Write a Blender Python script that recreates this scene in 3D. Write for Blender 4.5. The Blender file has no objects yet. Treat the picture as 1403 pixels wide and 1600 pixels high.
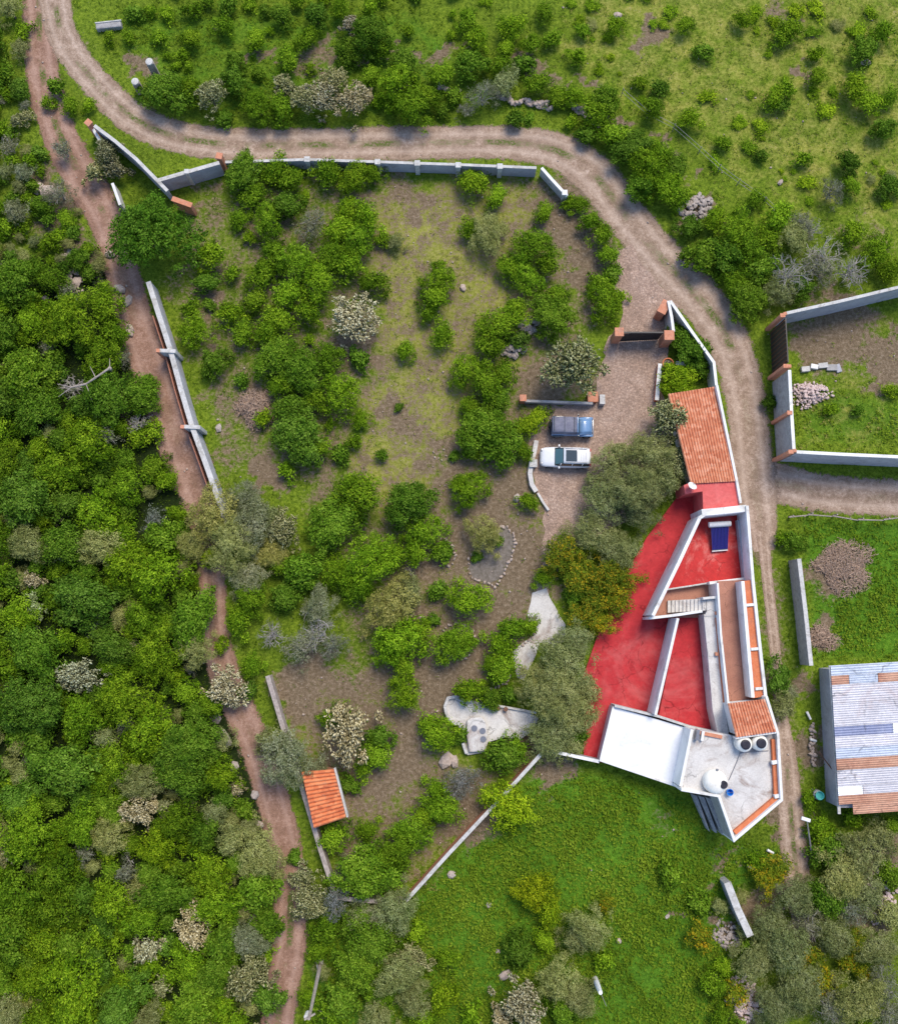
import bpy, math, random
import numpy as np
from mathutils import Vector, Matrix, Euler
random.seed(7); rng = np.random.default_rng(11)
scene = bpy.context.scene
C = scene.collection
R = math.radians

# ---------------------------------------------------------------- camera
F = 1400.0; H = 82.0; TILT = math.atan(180 / F)
cam_d = bpy.data.cameras.new('camera'); cam = bpy.data.objects.new('camera', cam_d); C.objects.link(cam)
cam.location = (0, 0, H); cam.rotation_euler = (TILT, 0, 0)
cam_d.sensor_fit = 'VERTICAL'; cam_d.sensor_height = 24; cam_d.lens = 24 * F / 1600
cam_d.clip_start = 0.5; cam_d.clip_end = 5000
scene.camera = cam
scene.render.resolution_x = 897; scene.render.resolution_y = 1024

# ---------------------------------------------------------------- sky, sun, exposure
world = bpy.data.worlds.new('World'); scene.world = world; world.use_nodes = True
SUN_EL, SUN_AZ = R(56), R(25)           # azimuth clockwise from +Y (picture top)
nt = world.node_tree
sky = nt.nodes.new('ShaderNodeTexSky'); sky.sky_type = 'NISHITA'; sky.sun_disc = False
sky.sun_elevation = SUN_EL; sky.sun_rotation = SUN_AZ; sky.air_density = 1.0; sky.dust_density = 3.0
sky.altitude = 1800
nt.links.new(sky.outputs[0], nt.nodes['Background'].inputs[0])
nt.nodes['Background'].inputs[1].default_value = 0.15
sun_d = bpy.data.lights.new('sun', 'SUN'); sun_d.energy = 1.9; sun_d.angle = R(28); sun_d.color = (1, .89, .72)
sun = bpy.data.objects.new('sun', sun_d); C.objects.link(sun)
sd = Vector((math.sin(SUN_AZ) * math.cos(SUN_EL), math.cos(SUN_AZ) * math.cos(SUN_EL), math.sin(SUN_EL)))
sun.rotation_euler = sd.to_track_quat('Z', 'Y').to_euler(); sun.location = sd * 120
scene.view_settings.view_transform = 'Standard'; scene.view_settings.look = 'None'
scene.view_settings.gamma = 1; scene.view_settings.exposure = 1.0

# ---------------------------------------------------------------- helpers
ct, st = math.cos(TILT), math.sin(TILT)
def W(px, py, z=0.0):
    """photo pixel (1403x1600) on the horizontal plane at height z -> world point"""
    x = (px - 701.5) / F; y = -(py - 800) / F; w = -1.0
    dy = y * ct - w * st; dz = y * st + w * ct
    t = (z - H) / dz
    return Vector((x * t, dy * t, z))
def to_px(x, y, z=0.0):
    x = np.asarray(x, float); y = np.asarray(y, float)
    dz = z - H
    cy = y * ct + dz * st; cz = -y * st + dz * ct
    return 701.5 + F * x / (-cz), 800 - F * cy / (-cz)
PX = 17.0
def tag(o, label=None, cat=None, group=None, kind=None):
    if label: o['label'] = label
    if cat: o['category'] = cat
    if group: o['group'] = group
    if kind: o['kind'] = kind
    return o
def empty(name, loc, label, cat, group=None, rz=0):
    o = bpy.data.objects.new(name, None); C.objects.link(o); o.empty_display_size = .3
    o.location = loc; o.rotation_euler = (0, 0, rz)
    return tag(o, label, cat, group)
def link(name, me, parent=None, mat=None):
    o = bpy.data.objects.new(name, me); C.objects.link(o)
    if mat and not me.materials: me.materials.append(mat)
    if parent:
        o.parent = parent
    return o
def mesh_np(name, V, Fc, tint=None, smooth=False):
    """V (n,3); Fc (m,k) equal-size faces; tint (m,) per face -> attribute 'tint'"""
    me = bpy.data.meshes.new(name)
    V = np.ascontiguousarray(V, np.float32); Fc = np.ascontiguousarray(Fc, np.int32)
    m, k = Fc.shape
    me.vertices.add(len(V)); me.vertices.foreach_set('co', V.ravel())
    me.loops.add(m * k); me.loops.foreach_set('vertex_index', Fc.ravel())
    me.polygons.add(m); me.polygons.foreach_set('loop_start', np.arange(0, m * k, k, dtype=np.int32))
    me.polygons.foreach_set('loop_total', np.full(m, k, np.int32))
    if smooth: me.polygons.foreach_set('use_smooth', np.ones(m, bool))
    if tint is not None:
        tint = np.asarray(tint, np.float32)
        if tint.ndim == 1:
            a = me.attributes.new('tint', 'FLOAT', 'FACE'); a.data.foreach_set('value', tint)
        else:
            a = me.attributes.new('tintcol', 'FLOAT_COLOR', 'FACE')
            a.data.foreach_set('color', np.concatenate([tint, np.ones((m, 1), np.float32)], 1).ravel())
    me.update(calc_edges=True); me.validate()
    return me
class MB:
    """collects simple solids into ONE mesh"""
    def __init__(s): s.v = []; s.f = []
    def add(s, vs, fs):
        n = len(s.v); s.v += [tuple(v) for v in vs]; s.f += [tuple(i + n for i in f) for f in fs]; return s
    def prism(s, poly, z0, z1):
        """poly: list of (x,y[,z]) ; vertical prism"""
        a = sum(poly[i][0] * poly[(i + 1) % len(poly)][1] - poly[(i + 1) % len(poly)][0] * poly[i][1] for i in range(len(poly)))
        if a < 0: poly = poly[::-1]
        n = len(poly)
        vs = [(p[0], p[1], z0) for p in poly] + [(p[0], p[1], z1) for p in poly]
        fs = [tuple(range(n - 1, -1, -1)), tuple(range(n, 2 * n))] + [(i, (i + 1) % n, n + (i + 1) % n, n + i) for i in range(n)]
        return s.add(vs, fs)
    def box(s, c, size, rz=0, tilt=0, b=0):
        sx, sy, sz = size[0] / 2, size[1] / 2, size[2] / 2
        M = Matrix.Translation(c) @ Matrix.Rotation(rz, 4, 'Z') @ Matrix.Rotation(tilt, 4, 'X')
        vs = [M @ Vector((x, y, z)) for z in (-sz, sz) for x, y in ((-sx, -sy), (sx, -sy), (sx, sy), (-sx, sy))]
        return s.add(vs, [(3, 2, 1, 0), (4, 5, 6, 7), (0, 1, 5, 4), (1, 2, 6, 5), (2, 3, 7, 6), (3, 0, 4, 7)])
    def tube(s, p0, p1, r0, r1=None, n=6):
        if r1 is None: r1 = r0
        p0, p1 = Vector(p0), Vector(p1); d = (p1 - p0)
        if d.length < 1e-6: return s
        q = d.to_track_quat('Z', 'Y')
        vs = []
        for p, r in ((p0, r0), (p1, r1)):
            for i in range(n):
                a = 2 * math.pi * i / n; vs.append(p + q @ Vector((math.cos(a) * r, math.sin(a) * r, 0)))
        fs = [(i, (i + 1) % n, n + (i + 1) % n, n + i) for i in range(n)] + [tuple(range(n - 1, -1, -1)), tuple(range(n, 2 * n))]
        return s.add(vs, fs)
    def lathe(s, prof, c, n=24):
        """prof: list of (r,z) bottom to top"""
        vs = []; fs = []
        for r, z in prof:
            for i in range(n):
                a = 2 * math.pi * i / n; vs.append((c[0] + r * math.cos(a), c[1] + r * math.sin(a), c[2] + z))
        for k in range(len(prof) - 1):
            for i in range(n): fs.append((k * n + i, k * n + (i + 1) % n, (k + 1) * n + (i + 1) % n, (k + 1) * n + i))
        fs.append(tuple(range(n - 1, -1, -1))); m = (len(prof) - 1) * n; fs.append(tuple(range(m, m + n)))
        return s.add(vs, fs)
    def rock(s, c, r, flat=.7, n=None):
        """irregular stone: jittered icosahedron"""
        t = (1 + 5 ** .5) / 2
        base = [(-1, t, 0), (1, t, 0), (-1, -t, 0), (1, -t, 0), (0, -1, t), (0, 1, t), (0, -1, -t), (0, 1, -t), (t, 0, -1), (t, 0, 1), (-t, 0, -1), (-t, 0, 1)]
        fs = [(0, 11, 5), (0, 5, 1), (0, 1, 7), (0, 7, 10), (0, 10, 11), (1, 5, 9), (5, 11, 4), (11, 10, 2), (10, 7, 6), (7, 1, 8), (3, 9, 4), (3, 4, 2), (3, 2, 6), (3, 6, 8), (3, 8, 9), (4, 9, 5), (2, 4, 11), (6, 2, 10), (8, 6, 7), (9, 8, 1)]
        a = random.uniform(0, 6.28); ca, sa = math.cos(a), math.sin(a); ex = random.uniform(.7, 1.3)
        vs = []
        for b in base:
            k = r / 1.9 * random.uniform(.75, 1.2)
            x, y, z = b[0] * k * ex, b[1] * k / ex, b[2] * k * flat
            vs.append((c[0] + x * ca - y * sa, c[1] + x * sa + y * ca, c[2] + z))
        return s.add(vs, fs)
    def build(s, name, mat, parent=None, bevel=0, smooth=False):
        me = bpy.data.meshes.new(name); v = s.v
        if parent:
            inv = (Matrix.Translation(parent.location) @ Matrix.Rotation(parent.rotation_euler.z, 4, 'Z')).inverted()
            v = [inv @ Vector(p) for p in s.v]
        me.from_pydata([tuple(p) for p in v], [], s.f); me.update(); me.materials.append(mat)
        if smooth: me.polygons.foreach_set('use_smooth', [True] * len(me.polygons))
        o = bpy.data.objects.new(name, me); C.objects.link(o)
        if parent: o.parent = parent
        if bevel:
            m = o.modifiers.new('bevel', 'BEVEL'); m.width = bevel; m.segments = 2; m.limit_method = 'ANGLE'
        return o

# ---------------------------------------------------------------- materials
def newmat(name):
    m = bpy.data.materials.new(name); m.use_nodes = True
    n = m.node_tree.nodes; b = n['Principled BSDF']
    return m, m.node_tree, n, b
def noise(nt, scale, detail=4, rough=.6, vec=None, dist=0):
    t = nt.nodes.new('ShaderNodeTexNoise'); t.inputs['Scale'].default_value = scale
    t.inputs['Detail'].default_value = detail; t.inputs['Roughness'].default_value = rough; t.inputs['Distortion'].default_value = dist
    if vec: nt.links.new(vec, t.inputs['Vector'])
    return t.outputs['Fac']
def ramp(nt, fac, stops, interp='LINEAR'):
    r = nt.nodes.new('ShaderNodeValToRGB'); r.color_ramp.interpolation = interp
    el = r.color_ramp.elements
    while len(el) > 1: el.remove(el[-1])
    for i, (p, c) in enumerate(stops):
        e = el[0] if i == 0 else el.new(p)
        e.position = p; e.color = (*c, 1) if len(c) == 3 else c
    nt.links.new(fac, r.inputs[0]); return r.outputs[0]
def mix(nt, fac, a, b, mode='MIX'):
    m = nt.nodes.new('ShaderNodeMix'); m.data_type = 'RGBA'; m.blend_type = mode
    for s, v in ((m.inputs[0], fac), (m.inputs[6], a), (m.inputs[7], b)):
        if hasattr(v, 'links'): nt.links.new(v, s)
        elif isinstance(v, (int, float)): s.default_value = v
        else: s.default_value = (*v, 1)
    return m.outputs[2]
def mth(nt, op, a, b=0.0, clamp=False):
    m = nt.nodes.new('ShaderNodeMath'); m.operation = op; m.use_clamp = clamp
    for s, v in ((m.inputs[0], a), (m.inputs[1], b)):
        if hasattr(v, 'links'): nt.links.new(v, s)
        else: s.default_value = v
    return m.outputs[0]
def bump(nt, b, h, strength=.5, dist=.1):
    u = nt.nodes.new('ShaderNodeBump'); u.inputs['Strength'].default_value = strength; u.inputs['Distance'].default_value = dist
    nt.links.new(h, u.inputs['Height']); nt.links.new(u.outputs[0], b.inputs['Normal'])
def objco(nt): return nt.nodes.new('ShaderNodeNewGeometry').outputs['Position']
def surf(name, c1, c2, scale=1.5, rough=.85, bmp=.4, fine=14, c3=None, stain=.35, metal=0, spec=.3, bd=.05, crack=0, streak=0):
    """weathered surface: two-tone large noise, fine grain, optional stains"""
    m, nt, n, b = newmat(name); P = objco(nt)
    f = noise(nt, scale, 6, .65, P, .4)
    col = ramp(nt, f, [(.3, c1), (.7, c2)])
    if c3:
        g = noise(nt, scale * .45, 5, .7, P, 1.2)
        g = mth(nt, 'MULTIPLY', ramp(nt, g, [(.52, (0, 0, 0)), (.68, (1, 1, 1))]), stain)
        col = mix(nt, g, col, c3)
    h = noise(nt, fine, 5, .7, P)
    col = mix(nt, .5, col, ramp(nt, h, [(.25, (.3, .3, .3)), (.75, (.7, .7, .7))]), 'OVERLAY')
    if crack:
        ve = nt.nodes.new('ShaderNodeTexVoronoi'); ve.feature = 'DISTANCE_TO_EDGE'; ve.inputs['Scale'].default_value = crack
        wv = nt.nodes.new('ShaderNodeVectorMath'); wv.operation = 'ADD'; tn = nt.nodes.new('ShaderNodeTexNoise'); tn.inputs['Scale'].default_value = 1.3; tn.inputs['Detail'].default_value = 6
        nt.links.new(P, tn.inputs['Vector']); nt.links.new(P, wv.inputs[0]); nt.links.new(tn.outputs['Color'], wv.inputs[1]); nt.links.new(wv.outputs[0], ve.inputs['Vector'])
        cm = mth(nt, 'MULTIPLY', ramp(nt, ve.outputs['Distance'], [(0, (1, 1, 1)), (.022, (0, 0, 0))]), ramp(nt, noise(nt, .6, 3, .6, P), [(.45, (0, 0, 0)), (.6, (.75, .75, .75))]))
        col = mix(nt, cm, col, tuple(x * .35 for x in c1))
        g2 = noise(nt, 2.2, 8, .8, P, 2.5)
        col = mix(nt, mth(nt, 'MULTIPLY', ramp(nt, g2, [(.60, (0, 0, 0)), (.66, (1, 1, 1))]), .35), col, c3 or c2)
    nt.links.new(col, b.inputs['Base Color']); b.inputs['Roughness'].default_value = rough
    b.inputs['Metallic'].default_value = metal; b.inputs['Specular IOR Level'].default_value = spec
    if bmp: bump(nt, b, h, bmp, bd)
    return m
M = {}
M['white'] = surf('white_paint', (.60, .60, .59), (.76, .75, .73), .8, .8, .15, 9, (.36, .33, .28), .6)
M['white_roof'] = surf('white_roof_paint', (.66, .67, .69), (.74, .74, .75), .5, .7, .1, 6, (.50, .50, .50), .6)
M['grey_wall'] = surf('grey_render', (.30, .30, .33), (.42, .42, .45), .7, .9, .4, 8, (.2, .19, .18), .6)
M['coping'] = surf('pale_coping', (.38, .37, .35), (.56, .55, .53), 2, .85, .3, 12, (.2, .18, .14), .7)
M['block'] = surf('concrete_block', (.26, .25, .25), (.38, .37, .36), 2.5, .95, .6, 10, (.15, .14, .12), .6)
M['concrete'] = surf('pale_concrete', (.44, .42, .40), (.60, .58, .55), .7, .85, .25, 8, (.27, .21, .18), .9, crack=.4)
M['red'] = surf('red_floor_paint', (.36, .022, .028), (.47, .038, .042), .35, .6, .1, 3, (.50, .15, .14), .4, spec=.12, crack=.45)
M['red_light'] = surf('faded_red_paint', (.52, .09, .085), (.60, .13, .12), .6, .7, .1, 4, (.62, .2, .18), .4, spec=.12)
M['red_wet'] = surf('glossy_red_roof', (.38, .012, .012), (.50, .03, .028), .6, .5, .1, 4, (.62, .2, .17), .7, spec=.2, crack=.5)
M['terracotta_floor'] = surf('terracotta_floor', (.27, .12, .085), (.40, .19, .13), .5, .8, .2, 9, (.2, .11, .09), .6, crack=.6)
M['orange'] = surf('orange_plaster', (.48, .13, .05), (.6, .2, .09), 1.2, .8, .2, 9, (.35, .15, .1), .5)
M['brick'] = surf('terracotta_brick', (.44, .17, .09), (.60, .27, .17), 4, .9, .5, 20, (.3, .2, .16), .6)
M['dark_metal'] = surf('dark_gate_metal', (.018, .016, .018), (.04, .034, .034), 3, .5, .1, 20, spec=.4)
M['iron'] = surf('rusted_iron', (.10, .05, .03), (.2, .1, .06), 5, .8, .2, 20)
M['stone'] = surf('field_stone', (.24, .20, .18), (.45, .39, .35), 3, .95, .6, 16, (.15, .13, .11), .5)
M['pale_stone'] = surf('pale_border_stone', (.28, .215, .18), (.50, .41, .35), 5, .95, .5, 18)
M['pink_rubble'] = surf('pink_rubble', (.40, .29, .27), (.68, .56, .53), 6, .95, .5, 18)
M['wood'] = surf('weathered_wood', (.22, .18, .15), (.38, .33, .29), 4, .9, .4, 20)
M['bark'] = surf('bark', (.10, .08, .06), (.2, .16, .13), 6, .95, .5, 20)
M['twig'] = surf('grey_twig', (.26, .24, .22), (.42, .39, .36), 6, .95, .3, 20)
M['straw'] = surf('dry_brush', (.24, .155, .11), (.55, .41, .31), 5, .95, .4, 20)
M['plastic_white'] = surf('cream_plastic', (.70, .67, .60), (.80, .78, .72), 2, .5, .05, 9, (.5, .46, .38), .4)
M['black'] = surf('black_plastic', (.012, .011, .016), (.03, .028, .04), 3, .45, .05, 9)
M['blue'] = surf('blue_plastic', (.01, .16, .55), (.02, .24, .7), 3, .45, .05, 9)
M['tyre'] = surf('tyre_rubber', (.012, .012, .012), (.025, .025, .025), 8, .9, .1, 20)
def paint(name, c, rough=.25, metal=.0, coat=.6):
    m, nt, n, b = newmat(name); P = objco(nt)
    f = noise(nt, 6, 4, .6, P)
    col = mix(nt, f, c, tuple(x * .82 for x in c)); nt.links.new(col, b.inputs['Base Color'])
    b.inputs['Roughness'].default_value = rough; b.inputs['Metallic'].default_value = metal
    b.inputs['Coat Weight'].default_value = coat
    return m
M['car_white'] = paint('white_car_paint', (.72, .72, .73))
M['car_blue'] = paint('blue_car_paint', (.15, .27, .46), .3)
M['softtop'] = surf('dusty_soft_top', (.11, .11, .15), (.19, .19, .24), 2, .85, .3, 14, (.28, .27, .3), .5)
M['glass'] = paint('tinted_glass', (.015, .03, .035), .06, 0, 1)
M['screen'] = paint('windscreen_glass', (.05, .12, .13), .08, 0, 1)
M['panel'] = paint('solar_collector_glass', (.03, .025, .22), .15, .2, 1)
M['chrome'] = paint('grey_trim', (.25, .25, .27), .35, .6)
# ---------------------------------------------------------------- zones in photo coordinates (used only to lay out the real ground)
def inpoly(px, py, poly):
    c = np.zeros(np.shape(px), bool); n = len(poly); j = n - 1
    for i in range(n):
        xi, yi = poly[i]; xj, yj = poly[j]
        with np.errstate(divide='ignore', invalid='ignore'):
            c ^= ((yi > py) != (yj > py)) & (px < (xj - xi) * (py - yi) / (yj - yi + 1e-9) + xi)
        j = i
    return c
def distline(px, py, pts):
    d = np.full(np.shape(px), 1e9)
    for (ax, ay), (bx, by) in zip(pts[:-1], pts[1:]):
        L = (bx - ax) ** 2 + (by - ay) ** 2 + 1e-9
        t = np.clip(((px - ax) * (bx - ax) + (py - ay) * (by - ay)) / L, 0, 1)
        d = np.minimum(d, np.hypot(px - ax - t * (bx - ax), py - ay - t * (by - ay)))
    return d
def soft(px, py, poly, w=20):
    d = distline(px, py, poly + [poly[0]]); s = np.where(inpoly(px, py, poly), d, -d)
    return np.clip(.5 + s / (2 * w), 0, 1)
def blob(px, py, x, y, r, ry=None):
    ry = ry or r
    return np.clip(1.6 - 1.3 * np.hypot((px - x) / r, (py - y) / ry), 0, 1)
ROAD_A = [(78, -60, 44), (86, 0, 44), (100, 60, 40), (140, 118, 40), (200, 178, 44), (270, 212, 44), (370, 226, 44), (500, 226, 46), (620, 224, 46), (740, 222, 44), (820, 225, 46), (880, 240, 52), (930, 275, 58), (980, 340, 56), (1030, 400, 56), (1080, 452, 60), (1122, 505, 60), (1148, 560, 56), (1163, 620, 54), (1173, 700, 56), (1180, 770, 58), (1185, 800, 50), (1190, 835, 40), (1193, 865, 26)]
ROAD_D = [(1192, 835, 18), (1198, 900, 15), (1206, 970, 15), (1213, 1040, 15), (1219, 1110, 16), (1227, 1170, 26), (1234, 1260, 34), (1240, 1330, 36), (1250, 1410, 34), (1262, 1500, 20)]
ROAD_B = [(62, -60, 46), (62, 0, 46), (62, 60, 46), (70, 130, 46), (90, 200, 48), (124, 270, 52), (165, 340, 48), (190, 420, 46), (212, 500, 50), (238, 580, 56), (268, 660, 62), (300, 740, 60), (326, 820, 48), (332, 900, 38), (334, 980, 38), (350, 1050, 44), (375, 1110, 46), (402, 1170, 44), (427, 1250, 46), (447, 1330, 46), (454, 1400, 46), (452, 1480, 48), (440, 1550, 46), (428, 1660, 46)]
ROAD_C = [(1175, 745, 60), (1230, 758, 54), (1300, 772, 50), (1403, 778, 50), (1480, 780, 50)]
DRIVE = [(962, 398), (985, 385), (1020, 430), (1060, 478), (1048, 500), (1052, 525), (1034, 600), (1045, 660), (1060, 760), (1000, 800), (900, 860), (868, 900), (855, 930), (836, 925), (850, 860), (852, 800), (838, 770), (828, 735), (830, 690), (850, 632), (925, 632), (950, 530), (966, 518), (972, 470), (958, 440)]
PATH = [(830, 925), (852, 918), (868, 950), (884, 975), (882, 1000), (862, 1010), (842, 1004), (836, 1030), (818, 1062), (806, 1058), (800, 1020), (815, 1003), (838, 990), (824, 960)]
def fill(px, py):
    px = np.asarray(px, float); py = np.asarray(py, float)
    dirt = np.zeros(px.shape); dry = np.zeros(px.shape); lush = np.zeros(px.shape); dark = np.zeros(px.shape)
    up = lambda a, v: np.maximum(a, v)
    opx, opy = px, py
    px = px + 11 * np.sin(py * .071 + 1.3) + 8 * np.sin(py * .19 + px * .05) + 5 * np.sin(px * .33 - py * .21)
    py = py + 11 * np.sin(px * .063 + .4) + 8 * np.sin(px * .17 - py * .06 + 2) + 5 * np.sin(px * .27 + py * .31)
    dry = up(dry, soft(px, py, [(560, 300), (800, 270), (880, 420), (800, 600), (700, 700), (640, 900), (540, 740), (590, 560)], 60) * 1.0)
    dry = up(dry, soft(px, py, [(930, -80), (1500, -80), (1500, 420), (1200, 330), (1000, 190), (820, 90)], 60) * .5)
    dirt = up(dirt, soft(px, py, [(930, -80), (1500, -80), (1500, 420), (1200, 330), (1000, 190), (820, 90)], 60) * .22)
    dry = up(dry, soft(px, py, [(1235, 480), (1420, 460), (1420, 710), (1245, 700)], 10) * .4)
    orch = soft(px, py, [(300, 275), (850, 262), (960, 400), (940, 560), (1010, 700), (900, 870), (830, 1000), (690, 1180), (840, 1190), (630, 1410), (520, 1400), (420, 1050), (560, 1040), (460, 760), (340, 740), (250, 440)], 20)
    dirt = up(dirt, orch * .53)
    g2 = soft(px, py, [(650, 690), (830, 640), (900, 850), (840, 1000), (800, 1040), (700, 1180), (850, 1180), (632, 1400), (525, 1395), (425, 1055), (556, 1045)], 35)
    dirt = up(dirt, g2 * .64); dry = up(dry, g2 * .6)
    for x, y, r, v in [(880, 320, 70, .8), (915, 385, 60, .95), (850, 600, 60, .9), (930, 430, 50, .95), (760, 850, 90, .85), (820, 880, 70, .95), (760, 970, 90, .95), (690, 1060, 90, .95), (560, 1110, 110, .75), (600, 1200, 90, .8), (470, 1090, 60, .8), (720, 1280, 60, .95), (660, 1130, 60, .9), (620, 660, 45, .8), (690, 720, 60, .7), (700, 850, 80, .8), (330, 460, 30, .9), (415, 745, 40, .9), (560, 540, 50, .8), (640, 320, 50, .7), (570, 520, 40, .7), (850, 1180, 60, .9), (480, 1040, 50, .8), (400, 640, 45, .9), (780, 780, 50, .9), (620, 290, 60, .6),
                       (130, 400, 60, .7), (100, 330, 50, .7), (70, 275, 40, .7), (200, 640, 30, .7), (215, 560, 30, .7), (1010, 60, 36, .8), (1003, 70, 20, .9), (700, 90, 26, .8), (840, 105, 40, .7), (1225, 30, 40, .6), (1250, 110, 20, .8), (1085, 330, 30, .8), (230, 110, 34, .8), (500, 95, 50, .6),
                       (1300, 520, 90, .85), (1380, 560, 60, .85), (1300, 900, 50, .8), (1285, 990, 30, .9), (1270, 1160, 40, .8), (1265, 1060, 26, .8), (1380, 1340, 60, .8), (1190, 1410, 50, .8), (1130, 1460, 30, .7), (1125, 1545, 22, .7), (1170, 1570, 40, .8), (1360, 1420, 60, .7), (1220, 1290, 40, .8), (1130, 1340, 25, .5), (1025, 1290, 30, .5), (1350, 370, 60, .5), (1200, 640, 24, .6)]:
        dirt = up(dirt, blob(px, py, x, y, r) * v)
    dirt = up(dirt, np.clip(1.4 - distline(px, py, [(1170, 1320), (1110, 1370), (1060, 1420)]) / 9, 0, 1) * .6)
    dirt = up(dirt, np.clip(1.3 - distline(px, py, [(800, 85), (900, 130), (960, 170), (1040, 240), (1110, 290)]) / 7, 0, 1) * .75)
    dirt = up(dirt, np.clip(1.3 - distline(px, py, [(380, 92), (520, 96), (690, 80), (700, 110)]) / 8, 0, 1) * .75)
    px, py = opx, opy
    for ra in (ROAD_A, ROAD_B, ROAD_C, ROAD_D):
        pts = [(a, b) for a, b, c in ra]
        dirt = up(dirt, np.clip(1.25 - distline(px, py, pts) / 38, 0, 1) * .55)
    lush = up(lush, soft(px, py, [(850, 1190), (1060, 1245), (1110, 1310), (1230, 1330), (1150, 1400), (1150, 1640), (500, 1640), (480, 1480), (640, 1410)], 25))
    lush = up(lush, soft(px, py, [(1250, 805), (1420, 810), (1420, 1035), (1270, 1030)], 20) * .8)
    lush = up(lush, soft(px, py, [(1245, 590), (1420, 620), (1420, 700), (1250, 700)], 20) * .6)
    lush = up(lush, soft(px, py, [(170, 0), (640, 0), (860, 180), (560, 200), (300, 190), (180, 90)], 30) * .5)
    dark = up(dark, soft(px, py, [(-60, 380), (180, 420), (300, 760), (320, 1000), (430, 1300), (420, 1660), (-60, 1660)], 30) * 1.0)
    return dirt, dry, lush, dark
# ---- ground sheet: fine in the middle, stretched to the horizon
gx = np.concatenate([[-1500, -600, -200, -110], np.arange(-62, 62.01, .4), [110, 200, 600, 1500]])
gy = np.concatenate([[-1500, -600, -200, -100], np.arange(-52, 74.01, .4), [120, 200, 600, 1500]])
X, Y = np.meshgrid(gx, gy); nx, ny = len(gx), len(gy)
pxs, pys = to_px(X, Y)
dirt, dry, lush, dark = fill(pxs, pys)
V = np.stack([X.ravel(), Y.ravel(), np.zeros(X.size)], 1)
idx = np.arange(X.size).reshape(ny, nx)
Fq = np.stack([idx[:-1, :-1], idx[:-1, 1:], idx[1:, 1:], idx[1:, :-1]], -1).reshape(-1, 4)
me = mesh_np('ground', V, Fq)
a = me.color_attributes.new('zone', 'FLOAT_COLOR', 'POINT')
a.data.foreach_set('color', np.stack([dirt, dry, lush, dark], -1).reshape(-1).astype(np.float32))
m, nt, n, b = newmat('ground_soil_and_grass'); P = objco(nt)
at = nt.nodes.new('ShaderNodeVertexColor'); at.layer_name = 'zone'
sp = nt.nodes.new('ShaderNodeSeparateColor'); nt.links.new(at.outputs['Color'], sp.inputs[0])
zd, zy, zl, za = sp.outputs[0], sp.outputs[1], sp.outputs[2], at.outputs['Alpha']
n1 = noise(nt, .55, 8, .72, P, .3); n2 = noise(nt, 3.2, 7, .75, P, .2); n3 = noise(nt, 12, 5, .7, P); n4 = noise(nt, .18, 4, .6, P)
grass = ramp(nt, n2, [(.30, (.04, .07, .008)), (.46, (.105, .165, .012)), (.60, (.19, .265, .022)), (.75, (.27, .28, .06))])
gl = ramp(nt, n2, [(.30, (.035, .09, .006)), (.5, (.08, .185, .012)), (.68, (.15, .28, .024)), (.8, (.20, .29, .035))])
gd = ramp(nt, n2, [(.30, (.10, .12, .015)), (.45, (.22, .235, .04)), (.62, (.35, .335, .09)), (.78, (.38, .33, .14))])
soil = ramp(nt, n2, [(.28, (.085, .060, .036)), (.5, (.19, .14, .088)), (.7, (.34, .265, .19))])
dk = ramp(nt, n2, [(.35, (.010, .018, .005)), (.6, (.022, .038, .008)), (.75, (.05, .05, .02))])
def thr(z, nz, lo=.42, hi=.58, k=.75):
    s = mth(nt, 'ADD', z, mth(nt, 'MULTIPLY', mth(nt, 'SUBTRACT', nz, .5), k * 2))
    return ramp(nt, s, [(lo, (0, 0, 0)), (hi, (1, 1, 1))])
nm = mix(nt, .45, n1, n2)
col = mix(nt, thr(zl, n1, .35, .65, .5), grass, gl)
col = mix(nt, thr(zy, n1, .35, .65, .7), col, gd)
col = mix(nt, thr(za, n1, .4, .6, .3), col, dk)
col = mix(nt, .55, col, ramp(nt, mix(nt, .35, n4, n1), [(.36, (.30, .33, .36)), (.62, (.68, .66, .6))]), 'OVERLAY')
col = mix(nt, thr(zd, nm, .44, .66, 1.25), col, soil)
spk = ramp(nt, n3, [(.68, (0, 0, 0)), (.74, (1, 1, 1))])
col = mix(nt, mth(nt, 'MULTIPLY', spk, mth(nt, 'ADD', mth(nt, 'MULTIPLY', zd, .5), .12)), col, (.42, .36, .31))
col = mix(nt, .7, col, ramp(nt, n3, [(.25, (.28, .28, .28)), (.75, (.72, .72, .72))]), 'OVERLAY')
nt.links.new(col, b.inputs['Base Color']); b.inputs['Roughness'].default_value = .98; b.inputs['Specular IOR Level'].default_value = .1
bump(nt, b, mix(nt, .5, n2, n3), .9, .25)
ground = link('ground', me, None, m); tag(ground, 'grassy and earthen hillside ground under the whole scene', 'ground', kind='structure')

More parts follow.
